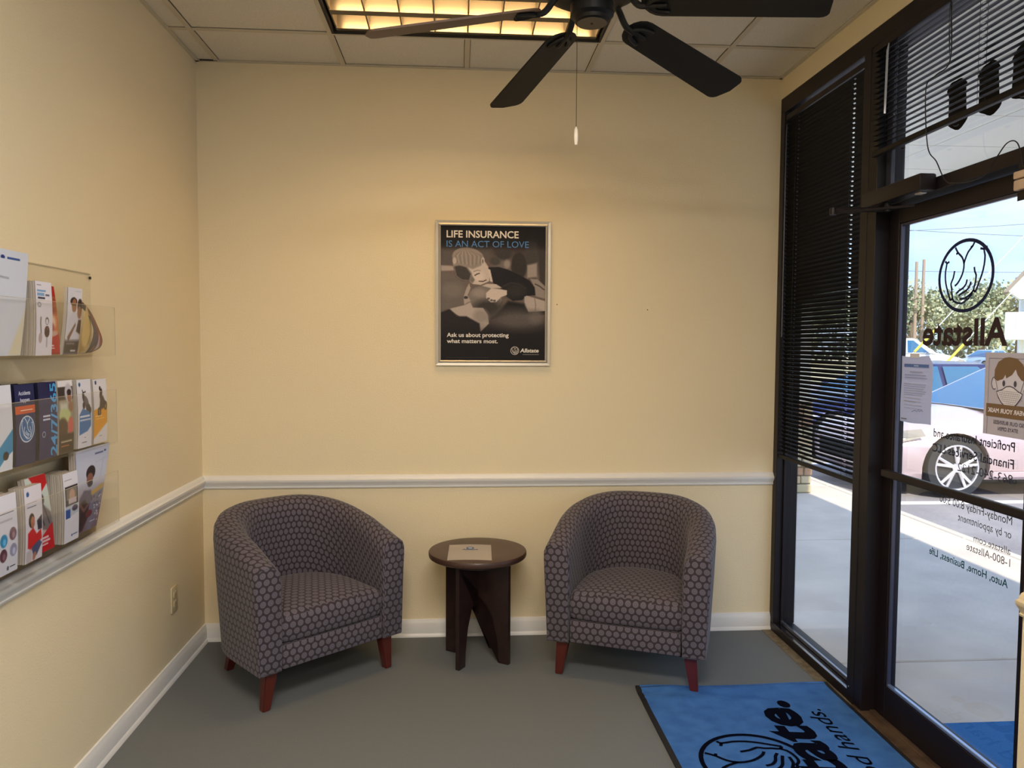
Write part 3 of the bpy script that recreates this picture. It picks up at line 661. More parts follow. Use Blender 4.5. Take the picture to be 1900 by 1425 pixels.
def chair_shell(parent):
    def plan(t, hw, ys_, yb):       # t 0..1 from left front to right front
        sL = .05-ys_; eL = math.pi/2*(hw+(-ys_-yb*-1 if 0 else (ys_-yb)))/1.0; tot = 2*sL+eL; d = t*tot
        if d < sL: return (-hw, .05-d)
        if d > sL+eL: return (hw, ys_+(d-sL-eL))
        a = (d-sL)/eL*math.pi; c, s_ = math.cos(a), math.sin(a); p_ = .86
        return (-hw*math.copysign(abs(c)**p_, c), ys_-(ys_-yb)*abs(s_)**p_)
    NT = 56; loops = []; uvs = []
    def ring(t, shrink=0., dy=0.):
        xo, yo = plan(t, .372, -.20, -.600); xi, yi = plan(t, .250, -.16, -.455)
        q = min(t, 1-t)*2; h = .612+.150*math.sin(math.pi/2*min(1, q*1.12))**1.05
        sec = [(0, .165), (-.00, .26), (0, .36), (0, .46), (0, h-.075), (.02, h-.035), (.10, h-.012), (.28, h), (.52, h+.002), (.76, h-.006), (.93, h-.030), (1.0, h-.075), (1.0, .50), (1.0, .38), (1.0, .26), (.96, .165)]
        P = []
        for f, z in sec:
            tp = 1-.055*(1-min(1, max(0, (z-.165)/.42)))
            bx, by = xo*tp, (yo if yo > 0 else yo*(1-.07*(1-min(1, (z-.165)/.5))))
            P.append(Vector((bx+(xi-bx)*f, by+(yi-by)*f, z)))
        if shrink or dy:
            c = sum(P, Vector())/len(P); P = [p+(Vector((c.x, p.y, c.z))-p).normalized()*shrink+Vector((0, dy, 0)) for p in P]
        return P, (xo, yo)
    ts = [i/NT for i in range(NT+1)]
    rings = [ring(0, .010, .006), ring(0, .003, .003)]+[ring(t) for t in ts]+[ring(1, .003, .003), ring(1, .010, .006)]
    b = NB(); uvl = b.loops.layers.uv.new('UVMap')
    us = [0]; 
    for (A, pa), (B_, pb) in zip(rings, rings[1:]): us.append(us[-1]+max(.004, (A[7]-B_[7]).length))
    vs_ = []
    ref = rings[len(rings)//2][0]
    for P, _ in rings:
        v = [P[0].z]; 
        for i in range(1, len(P)): v.append(v[-1]+(P[i]-P[i-1]).length)
        vs_.append(v)
    V = [[b.verts.new(p) for p in P] for P, _ in rings]; n = len(V[0])
    for i in range(len(V)-1):
        for j in range(n):
            k = (j+1) % n
            f = b.faces.new((V[i][j], V[i][k], V[i+1][k], V[i+1][j]))
            kk = k if k else n
            vv = lambda i_, j_: vs_[i_][j_] if j_ < n else vs_[i_][n-1]+.12
            for lp, (a, c) in zip(f.loops, ((i, j), (i, kk), (i+1, kk), (i+1, j))): lp[uvl].uv = (us[a], vv(a, c))
    for P in (V[0], V[-1]):
        f = b.faces.new(P)
        for lp in f.loops: lp[uvl].uv = (lp.vert.co.x, lp.vert.co.z)
    return mk('tub_frame', b, fab_m, parent, 50)
def chair(loc, rz, label):
    t = tag(empty('tub_armchair', loc, rz), label, 'armchair', 'patterned tub armchairs')
    # local: x right seen from behind..., +y is the front
    chair_shell(t)
    # seat cushion
    def outl(ins):
        o = []; hw = .252-ins; yf = .046-ins; yb = -.462+ins; ym = -.20; r = .028
        for k in range(5): a = math.pi/2*k/4; o.append((hw-r+r*math.cos(a), yf-r+r*math.sin(a)))
        for x in (.12, .0, -.12): o.append((x, yf+.006))
        for k in range(5): a = math.pi/2+math.pi/2*k/4; o.append((-hw+r+r*math.cos(a), yf-r+r*math.sin(a)))
        for k in range(13): a = math.pi+math.pi*k/12; o.append((hw*math.cos(a), ym+(ym-yb)*math.sin(a)))
        return o
    b = NB(); L = []
    def cz(x, y): return .020*(1-(x/.25)**2)*(1-((y+.2)/.27)**2)
    for ins, z in ((.02, .272), (.004, .280), (-.002, .300), (-.004, .340), (-.002, .368), (.004, .384), (.016, .394), (.04, .399), (.075, .401)):
        L.append([(x, y, z+max(0, cz(x, y))*min(1, max(0, (z-.38)/.02))) for x, y in outl(ins)])
    for sc_ in (.7, .4, .12):
        L.append([(x*sc_, -.2+(y+.2)*sc_, .402+max(0, cz(x*sc_, -.2+(y+.2)*sc_))) for x, y in outl(.075)])
    loft(b, L); o = mk('seat_cushion', b, fab_m, t, 60); box_uv(o)
    b = NB(); box(b, -.246, .246, .0, .050, .168, .272, .008); o = mk('front_panel', b, fab_m, t, 60); box_uv(o)
    b = NB(); bo = [(.33, .03), (.33, -.20)]+[(.33*math.cos(k*math.pi/14), -.20-.33*math.sin(k*math.pi/14)) for k in range(1, 14)]+[(-.33, -.20), (-.33, .03)]
    loft(b, [[(x, y, .162) for x, y in bo], [(x, y, .170) for x, y in bo]]); o = mk('base_panel', b, flat((20, 18, 20)), t)
    for sx, y0, bx, by in ((-1, .005, .305, .0), (1, .005, .305, .0), (-1, -.44, .235, -.49), (1, -.44, .235, -.49)):
        b = NB(); tx = sx*(.285 if y0 > 0 else .215); cx = sx*bx
        lo = [(cx+dx*.0165, by+dy*.0165, 0) for dx, dy in ((-1, -1), (1, -1), (1, 1), (-1, 1))]
        hi = [(tx+dx*.028, y0-.002+dy*.026, .168) for dx, dy in ((-1, -1), (1, -1), (1, 1), (-1, 1))]
        loft(b, [lo, hi]); bmesh.ops.bevel(b, geom=list(b.edges), offset=.003, segments=2, affect='EDGES'); mk('leg', b, leg_m, t, 40)
    return t
chair((.72, -.573, 0), math.atan2(-.653, -.757) + math.pi/2 + math.pi if 0 else math.atan2(-.757, .653)-math.pi/2, 'grey patterned tub armchair in the left corner, angled toward the window')
chair((2.034, -.60, 0), math.atan2(-.924, -.382)-math.pi/2, 'grey patterned tub armchair near the window, one leg on the blue mat')

# ------------------------------------------------------------------ side table and letter
t = tag(empty('side_table', (1.378, -.285, 0)), 'round dark wood side table with arched plank legs between the armchairs', 'table')
wood_m = mat('espresso_wood', (44, 26, 24), .38, coat=.15, noise=((34, 20, 18), 30., .4, .6))
top_m = mat('espresso_wood_top', (66, 44, 36), .42, coat=.1)
b = NB(); lathe(b, (0, 0, .496), [(.20, 0), (.226, .001), (.233, .006), (.235, .012), (.235, .026), (.232, .0305), (.226, .032), (.15, .032), (.001, .032)], 64); mk('tabletop', b, top_m, t, 35)
b = NB(); lathe(b, (0, 0, .478), [(.165, 0), (.175, .0), (.175, .018)], 48); mk('under_ring', b, wood_m, t, 35)
def plank(ang, th=.020):
    b = NB(); hl = .176; out_ = [(-hl, .478), (-hl, .0), (-hl+.052, .0)]
    for k in range(9): a = k/8; out_.append((-hl+.052+(hl-.052)*(1-math.cos(a*math.pi/2))**.85 if 0 else (-hl+.052)*(1-a**1.7), .30*math.sin(a*math.pi/2)**.9+.0001))
    for k in range(8): a = 1-(k+1)/8; out_.append(((hl-.052)*(1-a**1.7), .30*math.sin(a*math.pi/2)**.9+.0001))
    out_ += [(hl, .0), (hl, .478)]
    clean = [out_[0]]
    for p_ in out_[1:]:
        if abs(p_[0]-clean[-1][0])+abs(p_[1]-clean[-1][1]) > .002: clean.append(p_)
    f = b.faces.new([b.verts.new((x, -th/2, z)) for x, z in clean]); bmesh.ops.triangulate(b, faces=[f])
    ex = bmesh.ops.extrude_face_region(b, geom=list(b.faces)); bmesh.ops.translate(b, verts=[q_ for q_ in ex['geom'] if isinstance(q_, bmesh.types.BMVert)], vec=(0, th, 0))
    o = mk('leg_panel', b, wood_m, t); o.rotation_euler = (0, 0, ang); return o
plank(math.atan2(.282, .185)); plank(math.atan2(-.176, .275))
t = tag(empty('paper_sheet', (1.337, -.335, .528), R(-3)), 'white letterhead sheet lying on the round side table', 'paper')
cvw = lambda x, y: .0008+.0015*math.cos(x*26)+.002*max(0, -y-.10)*8*abs(math.sin(x*22))
b = NB(); n = 12; G = [[b.verts.new((-.102+.204*i/n+(.006*(1-j/n)), -.135+.27*j/n, cvw(-.102+.204*i/n, -.135+.27*j/n)+.0008)) for i in range(n+1)] for j in range(n+1)]
for j in range(n):
    for i in range(n): b.faces.new((G[j][i], G[j][i+1], G[j+1][i+1], G[j+1][i]))
bmesh.ops.solidify(b, geom=list(b.faces), thickness=.0003); mk('sheet', b, mat('letter_paper', (236, 226, 216), .7), t, 60)
sh = Sheet((0, 0, .0018), (1, 0, 0), (0, 1, 0), step=.0001, warp=cvw)
BLU = (40, 78, 140)
sh.ell(.002, .066, .019, .017, BLU); sh.ell(.002, .064, .012, .010, (200, 210, 226)); sh.text('Allstate', .002, .035, .076, .014, (48, 84, 140), .03, .1, align='c'); sh.rect(-.045, .104, .05, .106, (196, 188, 182)); sh.rect(-.02, .026, .024, .028, (150, 160, 180))
sh.done('printed_text', t)

# ------------------------------------------------------------------ wall outlet
t = tag(empty('wall_outlet', (0, -.418, .358)), 'beige wall outlet low on the left wall beside the armchair', 'outlet')
pl_m = mat('outlet_beige', (206, 190, 152), .4)
b = NB(); box(b, .0005, .007, -.036, .036, -.058, .058, .003); mk('cover_plate', b, pl_m, t, 40)
for z in (-.021, .021):
    b = NB(); box(b, .006, .0095, -.0165, .0165, z-.014, z+.014, .002); s_ = mk('receptacle', b, pl_m, t, 40)
    b = NB(); box(b, .0094, .0098, -.008, -.006, z-.006, z+.004); box(b, .0094, .0098, .006, .008, z-.006, z+.004); mk('slot', b, dark2_m, s_)
b = NB(); cyl(b, (.0065, 0, 0), .003, .0015, 'x', 10); mk('screw', b, alum_m, t)

# ------------------------------------------------------------------ blue entrance mat
def wav(x, y):
    a = .0; 
    a += .013*math.exp(-((y+.70-.03*math.sin(x*7))**2)/.0012)*(.4+.6*math.exp(-((x-2.25)/.35)**2))
    a += .011*math.exp(-((y+.80+.12*(x-2.3))**2)/.0016)*math.exp(-((x-2.3)/.25)**2)
    if abs(x-2.318) < .06 and abs(y+.718) < .06: a *= min(1, max(abs(x-2.318), abs(y+.718))/.06)
    return a
t = tag(empty('entrance_mat', (0, 0, 0)), 'blue entrance mat with black rubber edge by the glass door', 'mat')
x0, x1, y0, y1 = 2.063, 2.935, -2.45, -.672
b = NB(); nx_, ny_ = 44, 88
def mtop(x, y, z): return (x, y, z+wav(x, y))
G = [[b.verts.new(mtop(x0+.018+(x1-x0-.036)*i/nx_, y0+.018+(y1-y0-.02)*j/ny_, .0085)) for i in range(nx_+1)] for j in range(ny_+1)]
for j in range(ny_):
    for i in range(nx_): b.faces.new((G[j][i], G[j][i+1], G[j+1][i+1], G[j+1][i]))
mat_blue = mat('blue_mat_pile', (74, 124, 190), .95, spec=.1, bump=.8, bscale=700, noise=((60, 106, 172), 14., .35, .7))
mk('mat_pile', b, mat_blue, t, 60)
b = NB(); edge = [(x0+(x1-x0)*i/40, y1) for i in range(41)]+[(x1, y1+(y0-y1)*i/60) for i in range(1, 61)]+[(x1+(x0-x1)*i/40, y0) for i in range(1, 41)]+[(x0, y0+(y1-y0)*i/60) for i in range(1, 60)]
cxm, cym = (x0+x1)/2, (y0+y1)/2
def ins(p, d, z): return mtop(p[0]+(d if p[0] < cxm else -d) * (1 if abs(p[0]-x0) < .03 or abs(p[0]-x1) < .03 else 0), p[1]+(d if p[1] < cym else -d)*(1 if abs(p[1]-y0) < .03 or abs(p[1]-y1) < .03 else 0), z)
l0 = [(p[0], p[1], .0005+wav(*p)*.9) for p in edge]; l1 = [(p[0], p[1], .006+wav(*p)) for p in edge]; l2 = [ins(p, .020, .0088) for p in edge]; l3 = [ins(p, .022, .0004) for p in edge]
loft(b, [l0, l1, l2, l3, l0], cap=False); mk('rubber_edge', b, mat('black_rubber', (18, 18, 22), .7), t, 40)
MI = mat('mat_print_black', (12, 14, 26), 1.0, spec=0)
# text runs away from the camera (+y), letter tops toward the left wall (-x)
class MatSheet(Sheet):
    def P(s, x, y, k=None):
        q = s.O+s.U*x+s.V*y; return Vector((q.x, q.y, .0095+wav(q.x, q.y)+s.step*(s.k if k is None else k)))
sh = MatSheet((2.664, -1.92, 0), (0, 1, 0), (-1, 0, 0), step=.0002)
sh.text('Allstate.', 0, 0, 1.085, .185, MI, .035, .12)
sh.O = Vector((2.782, -2.05, 0)); sh.text("You're in good hands.", 0, 0, 1.135, .072, MI, .002, .25)
sh.O = Vector((2.365, -1.30, 0)); hands_mark(sh, 0, 0, .20, MI, .06, ring=.085)
o = sh.done('mat_print', t)

# ------------------------------------------------------------------ brochure rack on the left wall
rack = tag(empty('brochure_rack', (0, -1.13, .9)), 'clear acrylic three-tier brochure rack on the left wall', 'rack')
RK = Matrix.Translation((0, 1.13, -.9))
def rpart(name, b, m=acryl): 
    bmesh.ops.transform(b, matrix=RK, verts=b.verts); return mk(name, b, m, rack)
b = NB(); box(b, .002, .005, -2.05, -1.135, .84, 1.752); rpart('back_panel', b)
for z, h in ((1.470, .165), (1.166, .185), (.886, .180)):
    b = NB(); box(b, .090, .093, -2.05, -1.158, z, z+h); rpart('pocket_front', b)
    b = NB(); box(b, .005, .093, -2.05, -1.158, z-.003, z); rpart('pocket_base', b)
    b = NB(); box(b, .005, .090, -1.161, -1.158, z, z+h); rpart('pocket_side', b)
edge_m = mat('acrylic_edge', (196, 184, 158), .3)
b = NB()
for z, h in ((1.470, .165), (1.166, .185), (.886, .180)): box(b, .0905, .0925, -1.1582, -1.1572, z, z+h); box(b, .0905, .0925, -2.05, -1.158, z+h, z+h+.0008)
box(b, .002, .005, -2.05, -1.135, 1.752, 1.7535); rpart('panel_edge', b, edge_m)
b = NB(); cyl(b, (.004, -1.145, 1.738), .005, .005, 'x', 10); rpart('screw', b, flat((60, 48, 36)))
PAP = mat('brochure_paper', (224, 222, 226), .5); PGR = mat('brochure_page_edges', (176, 166, 154), .8)
def leaflet(name, label, cat, y0, y1, z0, z1, xb, xf, paint, res=(32, 72), lean=0., skew=0., group=None, edge=None, wt=0.):
    """stack of sheets standing in the rack: y1 > y0 (right edge y1), front face at xf, top leaning by lean"""
    t = tag(empty(name, (xb, y0, z0)), label, cat, group)
    w, h, d = y1-y0, z1-z0, xf-xb
    def P(x, u, v): return Vector((x+lean*v+.004*math.sin(v*3), u*(w+wt*v)+skew*v, v*h))
    n = max(1, int(d/.006)); b = NB()
    for k in range(n):
        a, c = d*k/n, d*(k+1)/n-.0012; jit = random.uniform(-.0025, .0025); zj = random.uniform(-.004, 0)
        if k == n-1: jit = zj = 0
        lp = []
        for v in (0, .33, .66, 1): lp.append([tuple(P(x, u, v)+Vector((0, jit, zj*v))) for x, u in ((a, 0), (c, 0), (c, 1), (a, 1))])
        loft(b, lp)
    st = mk('pages', b, edge or PGR, t)
    cvx = Canvas(100, 230, res[0], res[1], (232, 232, 238)); paint(cvx)
    picture('printed_cover', cvx, lambda u, v: P(d+.0006, u, 1-v), t)
    return t, P, d
WHT, NAVY = (226, 228, 238), (26, 34, 84)
def p_letter(c): c.C[:] = (206, 212, 226); c.ell(50, 17, 4, 4, (20, 50, 120), .3); c.rect(58, 15, 84, 20, (60, 90, 150)); c.rect(10, 45, 30, 47, (150, 160, 180)); c.stroke([(5, 56), (60, 62)], 4, (150, 156, 170), 3); c.poly([(0, 112), (20, 78), (34, 84), (26, 96), (8, 118), (0, 120)], (120, 160, 190), 3); c.poly([(20, 78), (34, 84), (30, 90), (20, 88)], (60, 80, 110), 2); c.rect(0, 140, 60, 141, (180, 186, 200)); c.poly([(70, 230), (100, 130), (100, 230)], (214, 206, 180), 8)
def p_keys(c):
    c.C[:] = (226, 222, 234); c.rect(10, 10, 36, 12, (150, 150, 160)); c.rect(10, 26, 62, 33, (130, 170, 210)); c.rect(10, 36, 54, 44, (130, 170, 210)); c.rect(60, 38, 84, 43, (50, 50, 70)); c.rect(12, 47, 56, 53, (50, 50, 70))
    c.ell(20, 72, 12, 8, (140, 140, 150), .2); c.ell(20, 72, 8, 5.5, (200, 200, 208), .2); c.stroke([(28, 112), (26, 130), (30, 160), (30, 180)], 6, (90, 84, 88)); c.ell(26, 175, 11, 16, (176, 160, 164), .3)
    c.ell(66, 122, 11, 12, (60, 50, 50), .2); c.ell(66, 124, 8, 9, (224, 220, 230), .3); c.ell(66, 155, 16, 18, (52, 18, 34), .15); c.ell(70, 145, 6, 5, (110, 60, 80), .5); c.rect(62, 172, 70, 204, (170, 168, 178), 3)
def p_red(c):
    c.C[:] = (176, 22, 28); c.rect(0, 36, 100, 190, (196, 110, 66), 2); c.poly([(0, 36), (100, 36), (100, 90), (0, 110)], (150, 66, 40), 20); c.ell(45, 120, 40, 30, (230, 200, 170), .5); c.ell(50, 140, 24, 20, (170, 60, 60), .5); c.ell(20, 80, 24, 30, (214, 140, 80), .7); c.rect(20, 150, 90, 170, (200, 160, 150), 8)
    c.poly([(0, 190), (100, 160), (100, 230), (0, 230)], (180, 22, 30), 2); c.rect(8, 22, 40, 28, (240, 220, 220)); c.rect(12, 198, 66, 203, (236, 210, 210)); c.rect(12, 207, 70, 212, (236, 210, 210)); c.rect(0, 224, 100, 230, (150, 20, 26))
def p_couple(c):
    c.C[:] = (214, 214, 226); c.rect(50, 10, 95, 12, (190, 196, 210)); c.ell(42, 48, 24, 15, (40, 30, 30), .15); c.ell(46, 62, 17, 24, (150, 100, 74), .12); c.rect(32, 58, 60, 62, (50, 40, 40)); c.poly([(10, 110), (34, 84), (60, 84), (86, 100), (86, 200), (10, 200)], (206, 206, 220), 4); c.poly([(14, 170), (60, 120), (64, 130), (24, 186)], (120, 84, 66), 4)
    c.ell(86, 62, 18, 26, (52, 34, 30), .2); c.ell(84, 84, 15, 22, (160, 110, 84), .2); c.poly([(70, 150), (80, 110), (100, 110), (100, 160)], (70, 44, 40), 6); c.rect(0, 182, 100, 230, (56, 48, 52), 14); c.rect(12, 190, 70, 194, (120, 114, 118)); c.rect(46, 214, 80, 219, (200, 200, 210))
def p_road(c):
    c.C[:] = (216, 218, 228); c.poly([(0, 230), (0, 190), (100, 120), (100, 230)], (38, 140, 186), 2); c.poly([(20, 230), (60, 200), (100, 180), (100, 230)], (226, 230, 238), 2); c.ell(66, 190, 14, 12, (34, 34, 40), .2)
def p_acc(c): c.C[:] = NAVY; c.rect(0, 60, 100, 82, (214, 84, 44), 1)
def p_247(c): c.C[:] = (34, 38, 88); c.rect(0, 0, 62, 40, (24, 30, 78))
def p_fam(c):
    c.C[:] = (150, 140, 120); c.rect(0, 0, 100, 20, (226, 224, 230), 1); c.rect(0, 20, 100, 60, (60, 50, 50), 4); c.ell(70, 40, 26, 30, (190, 186, 200), .3); c.ell(74, 52, 14, 18, (150, 92, 70), .2); c.ell(74, 38, 15, 10, (40, 28, 28), .3); c.rect(10, 70, 60, 120, (206, 206, 196), 14); c.ell(40, 110, 40, 22, (190, 200, 140), .4)
    c.ell(24, 150, 34, 34, (84, 62, 48), .3); c.ell(78, 146, 18, 30, (206, 96, 88), .25); c.ell(82, 84, 14, 16, (150, 104, 80), .3); c.rect(0, 168, 100, 230, (64, 48, 36), 8); c.rect(14, 190, 88, 194, (190, 176, 150)); c.rect(14, 204, 70, 208, (180, 110, 70))
def p_scoot(c):
    c.C[:] = (222, 222, 234); c.ell(20, 17, 7, 7, (40, 84, 130), .2); c.poly([(10, 118), (34, 98), (60, 104), (92, 100), (94, 160), (70, 176), (10, 186)], (44, 110, 176), 4)
    c.stroke([(36, 36), (44, 44), (60, 42)], 4, (40, 34, 44)); c.ell(44, 60, 9, 18, (40, 34, 44), .2, -.2); c.ell(64, 80, 14, 26, (90, 84, 96), .2, -.5); c.ell(74, 96, 16, 12, (50, 42, 52), .2); c.ell(88, 106, 9, 12, (30, 26, 34), .2); c.ell(44, 88, 10, 12, (50, 42, 52), .2)
    c.rect(14, 122, 84, 127, (210, 220, 236)); c.rect(14, 134, 90, 139, (210, 220, 236)); c.rect(30, 212, 66, 214, (90, 90, 110)); c.rect(46, 196, 58, 198, (140, 140, 160))
def p_bike(c):
    c.C[:] = (224, 222, 228); c.ell(22, 12, 7, 7, (40, 60, 110), .2); c.poly([(0, 110), (40, 104), (100, 86), (100, 160), (0, 212)], (228, 156, 34), 5)
    c.ell(40, 118, 13, 17, (44, 36, 34), .15); c.ell(40, 118, 7, 10, (130, 110, 70), .3); c.ell(86, 98, 12, 17, (44, 36, 34), .15); c.ell(86, 98, 6, 10, (150, 120, 60), .3); c.poly([(40, 112), (48, 70), (70, 60), (92, 92), (70, 108)], (70, 58, 54), 5); c.ell(56, 54, 10, 20, (60, 50, 50), .3, .3); c.ell(50, 34, 7, 8, (40, 34, 40), .3)
    c.rect(12, 132, 60, 134, (240, 210, 150)); c.rect(12, 142, 76, 144, (240, 210, 150)); c.rect(40, 204, 62, 206, (120, 110, 110))
def p_circ(c):
    c.C[:] = (218, 218, 230); c.rect(6, 52, 84, 55, (120, 120, 140)); c.rect(6, 72, 76, 75, (140, 140, 160)); 
    for x, y, k in ((26, 130, (50, 140, 190)), (74, 118, (120, 90, 100)), (24, 172, (90, 50, 64)), (76, 166, (150, 150, 180))): c.ell(x, y, 19, 19, k, .15); c.ell(x+3, y+4, 8, 10, tuple(min(255, v+50) for v in k), .5)
    c.ell(48, 214, 6, 6, (90, 90, 110), .3); c.rect(58, 211, 88, 215, (60, 60, 84))
def p_redman(c):
    c.C[:] = (220, 216, 226); c.ell(20, 22, 8, 8, (50, 90, 150), .2); c.rect(14, 48, 70, 50, (150, 150, 166)); c.rect(14, 60, 66, 63, (120, 120, 136))
    c.ell(36, 104, 17, 22, (48, 34, 32), .15); c.ell(42, 110, 12, 18, (176, 110, 84), .15); c.poly([(14, 140), (44, 126), (64, 150), (90, 140), (96, 170), (40, 196), (14, 184)], (206, 38, 40), 4); c.poly([(66, 110), (96, 96), (96, 140), (72, 140)], (50, 46, 60), 4)
    c.poly([(36, 186), (80, 172), (98, 184), (70, 214), (50, 222)], (78, 84, 120), 4); c.ell(54, 216, 9, 14, (176, 120, 96), .2, .5); c.poly([(8, 196), (36, 190), (40, 230), (8, 230)], (196, 186, 190), 5)
def p_redcor(c):
    c.C[:] = (198, 208, 204); c.poly([(20, 0), (100, 0), (100, 30), (60, 56)], (188, 24, 34), 2); c.rect(50, 56, 80, 110, (190, 206, 200), 10); c.ell(60, 72, 14, 18, (66, 60, 66), .3); c.poly([(20, 90), (60, 84), (100, 120), (100, 170), (10, 170)], (120, 112, 116), 8); c.stroke([(40, 95), (60, 150)], 5, (60, 56, 60)); c.stroke([(66, 90), (86, 150)], 5, (70, 66, 70)); c.ell(40, 174, 30, 12, (200, 180, 176), .4)
    c.poly([(0, 208), (100, 150), (100, 230), (0, 230)], (196, 26, 38), 2); c.rect(34, 186, 74, 191, (236, 200, 206)); c.rect(34, 196, 80, 201, (236, 200, 206)); c.rect(34, 206, 70, 211, (236, 200, 206))
def p_car(c):
    c.C[:] = (224, 224, 236); c.rect(10, 22, 60, 26, (170, 170, 186)); c.rect(10, 34, 40, 36, (190, 190, 200)); c.rect(10, 44, 96, 110, (60, 56, 62), 2); c.rect(18, 54, 90, 90, (130, 122, 110), 4); c.ell(56, 76, 20, 20, (196, 160, 140), .4); c.rect(30, 86, 84, 104, (200, 186, 190), 3); c.poly([(10, 112), (96, 108), (96, 140), (10, 150)], (190, 200, 216), 2); c.ell(72, 122, 20, 10, (70, 66, 90), .3); c.rect(10, 120, 40, 150, (36, 80, 160), 1); c.rect(58, 208, 92, 212, (50, 90, 140)); c.ell(52, 210, 4, 4, (40, 80, 140), .3)
def p_man(c):
    c.vgrad([(0, (190, 198, 224)), (90, (196, 200, 220)), (140, (150, 136, 150)), (230, (120, 100, 110))]); c.rect(56, 18, 82, 22, (90, 104, 150)); c.ell(88, 18, 3, 3, (40, 60, 110), .3); c.stroke([(84, 40), (80, 110)], 1.5, (170, 178, 200)); c.stroke([(60, 45), (98, 38)], 1, (170, 178, 200))
    c.poly([(40, 128), (96, 110), (98, 124), (52, 138)], (196, 160, 80), 4); c.poly([(50, 138), (98, 126), (92, 170), (70, 230), (50, 230)], (120, 118, 140), 8)
    for i in range(30): c.ell(54+random.random()*40, 136+random.random()*80, 2.5, 2, random.choice([(210, 206, 220), (70, 66, 84)]), .5)
    c.ell(46, 70, 15, 20, (44, 32, 40), .12); c.ell(44, 88, 11, 18, (140, 94, 84), .15); c.ell(46, 100, 9, 9, (50, 36, 40), .3); c.poly([(6, 140), (26, 114), (44, 118), (50, 118), (56, 140), (50, 170), (10, 180)], (96, 92, 116), 5); c.poly([(2, 150), (30, 140), (46, 160), (52, 190), (30, 226), (2, 226)], (60, 42, 46), 6); c.stroke([(12, 150), (30, 170), (44, 158)], 8, (120, 84, 78)); c.ell(52, 184, 14, 10, (110, 50, 56), .3); c.rect(60, 206, 84, 209, (190, 190, 200))
GR = 'leaflets in the wall rack'
leaflet('letter_pamphlet', 'large white letter-size pamphlet in the top left of the wall rack', 'brochure', -1.90, -1.712, 1.478, 1.762, .03, .078, p_letter, (48, 90), 0, .0, GR, wt=.052)
leaflet('leaflet_stack', 'white leaflets with two car keys on the rack top tier', 'brochure', -1.632, -1.545, 1.476, 1.690, .012, .075, p_keys, lean=.004, group=GR)
leaflet('leaflet_stack', 'red leaflet half hidden behind the car-key leaflets', 'brochure', -1.565, -1.470, 1.478, 1.684, .045, .062, p_red, lean=-.008, skew=-.012, group=GR)
leaflet('leaflet', 'leaflet showing a smiling couple in white, top tier right', 'brochure', -1.462, -1.372, 1.476, 1.688, .055, .066, p_couple, lean=-.006, skew=.055, group=GR)
# drooping bent leaflet
t = tag(empty('bent_leaflet', (.045, -1.42, 1.478)), 'leaflet curled over sideways at the right end of the top tier', 'brochure', GR)
pr = spline([(0, .0, .0), (.018, .05, .09), (.028, .082, .165), (.026, .112, .180), (.018, .16, .13), (.012, .212, .06), (.006, .205, .018), (0, .13, .0)], 5)
b = NB(); n = len(pr)
# tan inside of the curl (back sheet) and the printed outside as a crescent
inner = [(.030, .040, .002), (.033, .052, .05), (.036, .068, .11), (.036, .086, .160), (.034, .112, .125), (.031, .126, .08), (.028, .118, .04), (.026, .090, .012)]
f = b.faces.new([b.verts.new(p) for p in inner]); bmesh.ops.solidify(b, geom=list(b.faces), thickness=.0008); mk('page_back', b, mat('tan_page', (206, 178, 112), .7), t, 60)
cv = Canvas(100, 100, 40, 40, (60, 54, 62)); cv.rect(0, 0, 100, 22, (120, 80, 60), 8); cv.ell(40, 40, 22, 30, (120, 66, 52), .6); cv.ell(70, 30, 20, 14, (176, 160, 176), .5); cv.ell(50, 70, 30, 16, (74, 70, 92), .5); cv.ell(86, 60, 10, 12, (130, 84, 60), .5); cv.rect(20, 86, 80, 90, (110, 100, 100)); cv.ell(60, 20, 14, 8, (150, 60, 50), .5)
outer_r = spline([(.024, .086, .168), (.030, .13, .135), (.034, .170, .085), (.034, .197, .045), (.030, .185, .018), (.026, .13, .003)], 6)
inner_r = spline([(.026, .070, .150), (.034, .100, .125), (.038, .122, .085), (.036, .124, .055), (.032, .108, .022), (.028, .085, .002)], 6)
def cres(u, v):
    i = u*(len(outer_r)-1); k = min(int(i), len(outer_r)-2); q = i-k
    A = outer_r[k].lerp(outer_r[k+1], q); B_ = inner_r[k].lerp(inner_r[k+1], q); return A.lerp(B_, v)
picture('printed_cover', cv, cres, t)
b = NB(); box(b, 0, .004, .02, .15, 0, .002); mk('page_foot', b, PGR, t)
# middle tier
leaflet('leaflet_stack', 'white and teal road leaflet at the left end of the middle tier', 'brochure', -1.850, -1.757, 1.170, 1.400, .02, .074, p_road, group=GR, edge=flat((24, 26, 40)))
tA, PA, dA = leaflet('leaflet_stack', 'navy leaflets with an orange band and round emblem', 'brochure', -1.742, -1.645, 1.172, 1.397, .02, .074, p_acc, group=GR, edge=flat((20, 22, 44)))
sh = Sheet((dA+.0012, 0, 0), (0, 1, 0), (0, 0, 1), step=.0003)
sh.warp = lambda x, y: .004*math.sin(y/.225*3)
sh.text('Accidents', .018, .196, .058, .011, (206, 210, 232), .02); sh.text('happen', .024, .177, .046, .011, (206, 210, 232), .02); hands_mark(sh, .050, .100, .036, (206, 220, 236), .07, (38, 100, 156), ring=.09); sh.rect(.02, .152, .08, .155, (240, 200, 176))
sh.done('printed_text', tA)
tA, PA, dA = leaflet('leaflet_stack', 'navy leaflets with large blue sideways number 24/7/365', 'brochure', -1.625, -1.526, 1.172, 1.397, .02, .074, p_247, group=GR, edge=flat((20, 22, 44)))
sh = Sheet((dA+.0012, .096, .006), (0, 0, 1), (0, -1, 0), N=(1, 0, 0), step=.0003)
sh.warp = lambda x, y: .004*math.sin(x/.225*3)
